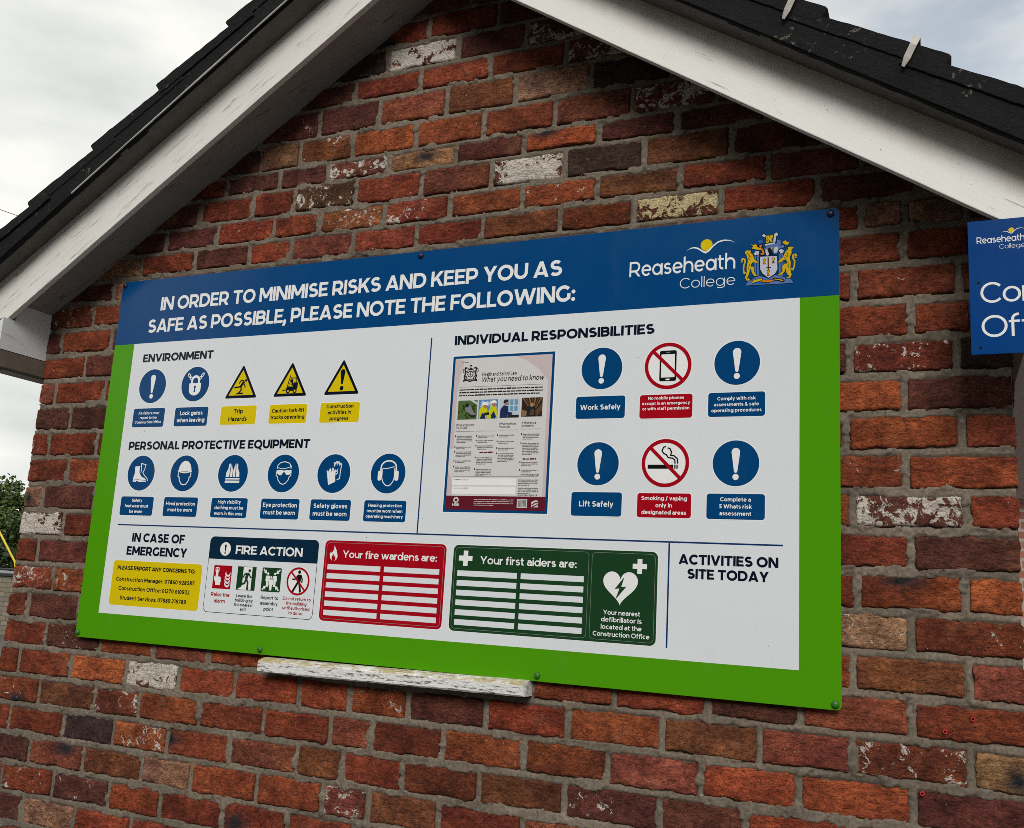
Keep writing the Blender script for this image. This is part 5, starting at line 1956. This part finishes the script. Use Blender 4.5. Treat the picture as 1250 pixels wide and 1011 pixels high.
# unseen wood added behind the camera, shaped to darken the glossy board's reflections
n = 15000
ang = r.uniform(math.radians(182), math.radians(330), n)
dist = r.uniform(22, 30, n)
top = 13.0 * np.clip(.88 + .30 * fbm(ang * 9, 0 * ang, 5) + .25 * fbm(ang * 31, 0 * ang, 6) - .78 * np.exp(-((ang - math.radians(221)) / math.radians(5.5)) ** 2), .12, 1.3)
P = np.stack([2.5 + dist * np.cos(ang), dist * np.sin(ang), top * r.rand(n) ** .7], 1)
t1 = r.normal(size=(n, 3)); t1 /= np.linalg.norm(t1, axis=1)[:, None]
t2 = np.cross(t1, r.normal(size=(n, 3))); t2 /= np.linalg.norm(t2, axis=1)[:, None]
sz = r.uniform(.6, 1.2, (n, 1))
me = bpy.data.meshes.new('reflection_wood')
me.from_pydata(np.stack([P - t1 * sz, P - t2 * sz * .6, P + t1 * sz, P + t2 * sz * .6], 1).reshape(-1, 3).tolist(), [], np.arange(4 * n).reshape(n, 4).tolist())
fw = link('reflection_wood', me, None, (leaf_mat('reflection_wood_leaves', (.020, .036, .012), (.050, .080, .022)),))
fw.location = (0, 0, GZ)
tag(fw, kind='stuff')

# low stone wall with a dark rail along its top
t = NT('coursed_stone')
v = t.obj()
br = t.n('ShaderNodeTexBrick', Vector=t.scaled(t.n('ShaderNodeMapping', Vector=v, Rotation=(math.radians(90), 0, 0)).outputs[0], (1, 1, 1)), Scale=1.0, Mortar_Size=.010, Brick_Width=.30, Row_Height=.11,
         Color1=(.185, .165, .125, 1), Color2=(.125, .112, .090, 1), Mortar=(.075, .068, .058, 1))
c = t.mix(t.noise(v, 12, 5), br.outputs['Color'], t.mix(1.0, br.outputs['Color'], (1.5, 1.45, 1.3), 'MULTIPLY'))
t.bsdf(Base_Color=c, Roughness=.9)
t.bump(br.outputs['Fac'], -.5, .01)
sw = tag(empty('stone_wall', (-19, 14.2, GZ)), 'low grey stone wall with a dark rail along its top, behind the left corner of the brick gable', 'wall')
M_RAIL = plain('dark_rail', (.022, .022, .024), .6, .2, 8, .1)
mb = MB(); mb.box((-9, -.15, 0), (9, .15, 1.36), t.m); mb.build('wall_body', sw, bevel=.008)
mb = MB(); mb.box((-9, -.20, 1.364), (9, .20, 1.43), M_RAIL); mb.build('coping', sw, bevel=.01)
mb = MB()
mb.tube([(-9, 0, 1.52), (9, 0, 1.52)], .03, M_RAIL)
for k in range(13):
    mb.tube([(-9 + k * 1.5, 0, 1.42), (-9 + k * 1.5, 0, 1.52)], .022, M_RAIL)
mb.build('top_rail', sw)

# silver car parked behind that wall, a sliver of it showing
M_CAR = plain('silver_car_paint', (.20, .215, .23), .3, .05, 3, 0, metal=.4)
M_GLASS = plain('car_glass', (.03, .045, .055), .06, .1, 2)
M_TYRE = plain('tyre_rubber', (.02, .02, .02), .85)
car = tag(empty('parked_car', (-22.4, 17.2, GZ)), 'silver parked car, a sliver of its roof and window above the stone wall', 'car')
body = [(-2.1, .35), (-2.12, .70), (-1.9, .92), (-1.2, 1.0), (-.55, 1.44), (.2, 1.52), (1.0, 1.46), (1.65, 1.05), (2.0, .98), (2.1, .7), (2.08, .35)]
mb = MB(); mb.prism(body, -.82, .82, M_CAR); mb.build('body', car, bevel=.05, smooth=False)
for yy in (-.826, .822):
    mb = MB(); mb.prism([(-1.05, 1.02), (-.5, 1.38), (.15, 1.45), (.15, 1.02)], yy, yy + .004, M_GLASS); mb.build('window', car)
    mb = MB(); mb.prism([(.22, 1.02), (.22, 1.45), (.92, 1.40), (1.42, 1.05)], yy, yy + .004, M_GLASS); mb.build('window', car)
for wx in (-1.3, 1.3):
    for wy in (-.84, .62):
        mb = MB(); mb.prism(arc(wx, .33, .33, .33, 0, 345, 23), wy, wy + .22, M_TYRE); wo = mb.build('wheel', car, bevel=.02)
        mb = MB(); mb.prism(arc(wx, .33, .20, .20, 0, 345, 23), wy - .006, wy + .226, M_CAR); mb.build('rim', wo)

# yellow pole leaning behind the wall
M_YEL = plain('yellow_paint', (.62, .45, .01), .5, .1, 12)
pl = tag(empty('yellow_pole', (-20.3, 16.2, GZ)), 'thin yellow pole leaning behind the stone wall, against the dark trees', 'pole')
mb = MB(); mb.tube([(.55, 0, 0.5), (.03, 0, 1.72), (-1.5, 0, 3.28)], .028, M_YEL); mb.build('pole', pl, smooth=True)
mb = MB(); mb.box((.1, -.35, 0), (1.0, .35, .5), M_YEL); mb.build('base_block', pl, bevel=.04)

# white bollard, cut by the frame
M_BOL = plain('white_plastic', (.62, .68, .70), .5, .06, 9)
bo = tag(empty('white_bollard', (-8.075, 6.1, GZ)), 'pale white bollard cut off by the left edge, in front of the stone wall', 'bollard')
mb = MB(); mb.tube([(0, 0, 0), (0, 0, .98), (0, 0, 1.06), (0, 0, 1.11)], [.07, .065, .055, .02], M_BOL, 16); mb.build('post', bo, smooth=True)
mb = MB(); mb.tube([(0, 0, .80), (0, 0, .90)], [.0675, .0668], plain('grey_band', (.2, .25, .28), .5), 16); mb.build('band', bo, smooth=True)

# overhead cable at the far left
M_WIRE = plain('black_cable', (.03, .03, .03), .7)
mb = MB()
pts = []
for k in range(25):
    f = k / 24
    pts.append((-60 + 75 * f, 12.0, 8.2 + .0147 * (f - .58) * 0 + 14.9 * (1 - f) ** 1.0 * .0 + (-17 - (-60 + 75 * f)) * .36 * 0.0 + (8.22 - (8.22)) + ((-16.93) - (-60 + 75 * f)) * .36))
mb.tube(pts, .0075, M_WIRE, 6)
tag(mb.build('overhead_cable'), 'thin dark cable crossing the pale sky beside the left roof edge', 'cable')

# neighbouring brick house seen past the right-hand corner
t = NT('red_facing_brick')
v = t.obj()
br = t.n('ShaderNodeTexBrick', Vector=t.n('ShaderNodeMapping', Vector=v, Rotation=(math.radians(90), 0, 0)).outputs[0], Scale=1.0, Mortar_Size=.012, Brick_Width=.225, Row_Height=.075,
         Color1=(.30, .12, .08, 1), Color2=(.20, .075, .05, 1), Mortar=(.27, .24, .21, 1))
c = t.mix(t.noise(v, 6, 4), br.outputs['Color'], t.mix(1.0, br.outputs['Color'], (1.5, 1.5, 1.5), 'MULTIPLY'))
t.bsdf(Base_Color=c, Roughness=.9)
nb = tag(empty('neighbouring_house', (6.6, 8.5, GZ)), 'brick building with black gutter and grey roof behind the right-hand corner', 'building')
mb = MB(); mb.box((-3.9, -2.5, 0), (4.0, 2.5, 2.72), t.m); mb.build('wall', nb)
M_ROOF = plain('grey_slate', (.085, .080, .074), .8, .25, 4, .3)
mb = MB()
for s in (-1, 1):
    mb.face([q for q in ([(-4.2, -2.8, 2.86), (4.2, -2.8, 2.86), (4.2, 0, 4.9), (-4.2, 0, 4.9)] if s < 0 else [(4.2, 2.8, 2.86), (-4.2, 2.8, 2.86), (-4.2, 0, 4.9), (4.2, 0, 4.9)])], M_ROOF)
mb.face([(-3.9, -2.5, 2.72), (-3.9, 0, 4.68), (-3.9, 2.5, 2.72)], t.m)
mb.face([(4.0, -2.5, 2.72), (4.0, 2.5, 2.72), (4.0, 0, 4.68)], t.m)
mb.build('roof', nb)
mb = MB(); mb.box((-4.2, -2.9, 2.72), (4.2, -2.78, 2.85), M_RAIL); mb.build('gutter', nb, bevel=.02)
mb = MB(); mb.tube([(-3.78, -2.6, .05), (-3.78, -2.6, 2.6), (-3.78, -2.82, 2.74)], .034, M_RAIL); mb.build('downpipe', nb, smooth=True)
for wx in (-1.6, 1.4):
    mb = MB(); mb.box((wx - .6, -2.54, .9), (wx + .6, -2.503, 2.1), plain('window_frame_white', (.7, .7, .7), .5)); wo = mb.build('window', nb)
    mb = MB(); mb.box((wx - .52, -2.548, .98), (wx + .52, -2.542, 2.02), M_GLASS); mb.build('pane', wo)
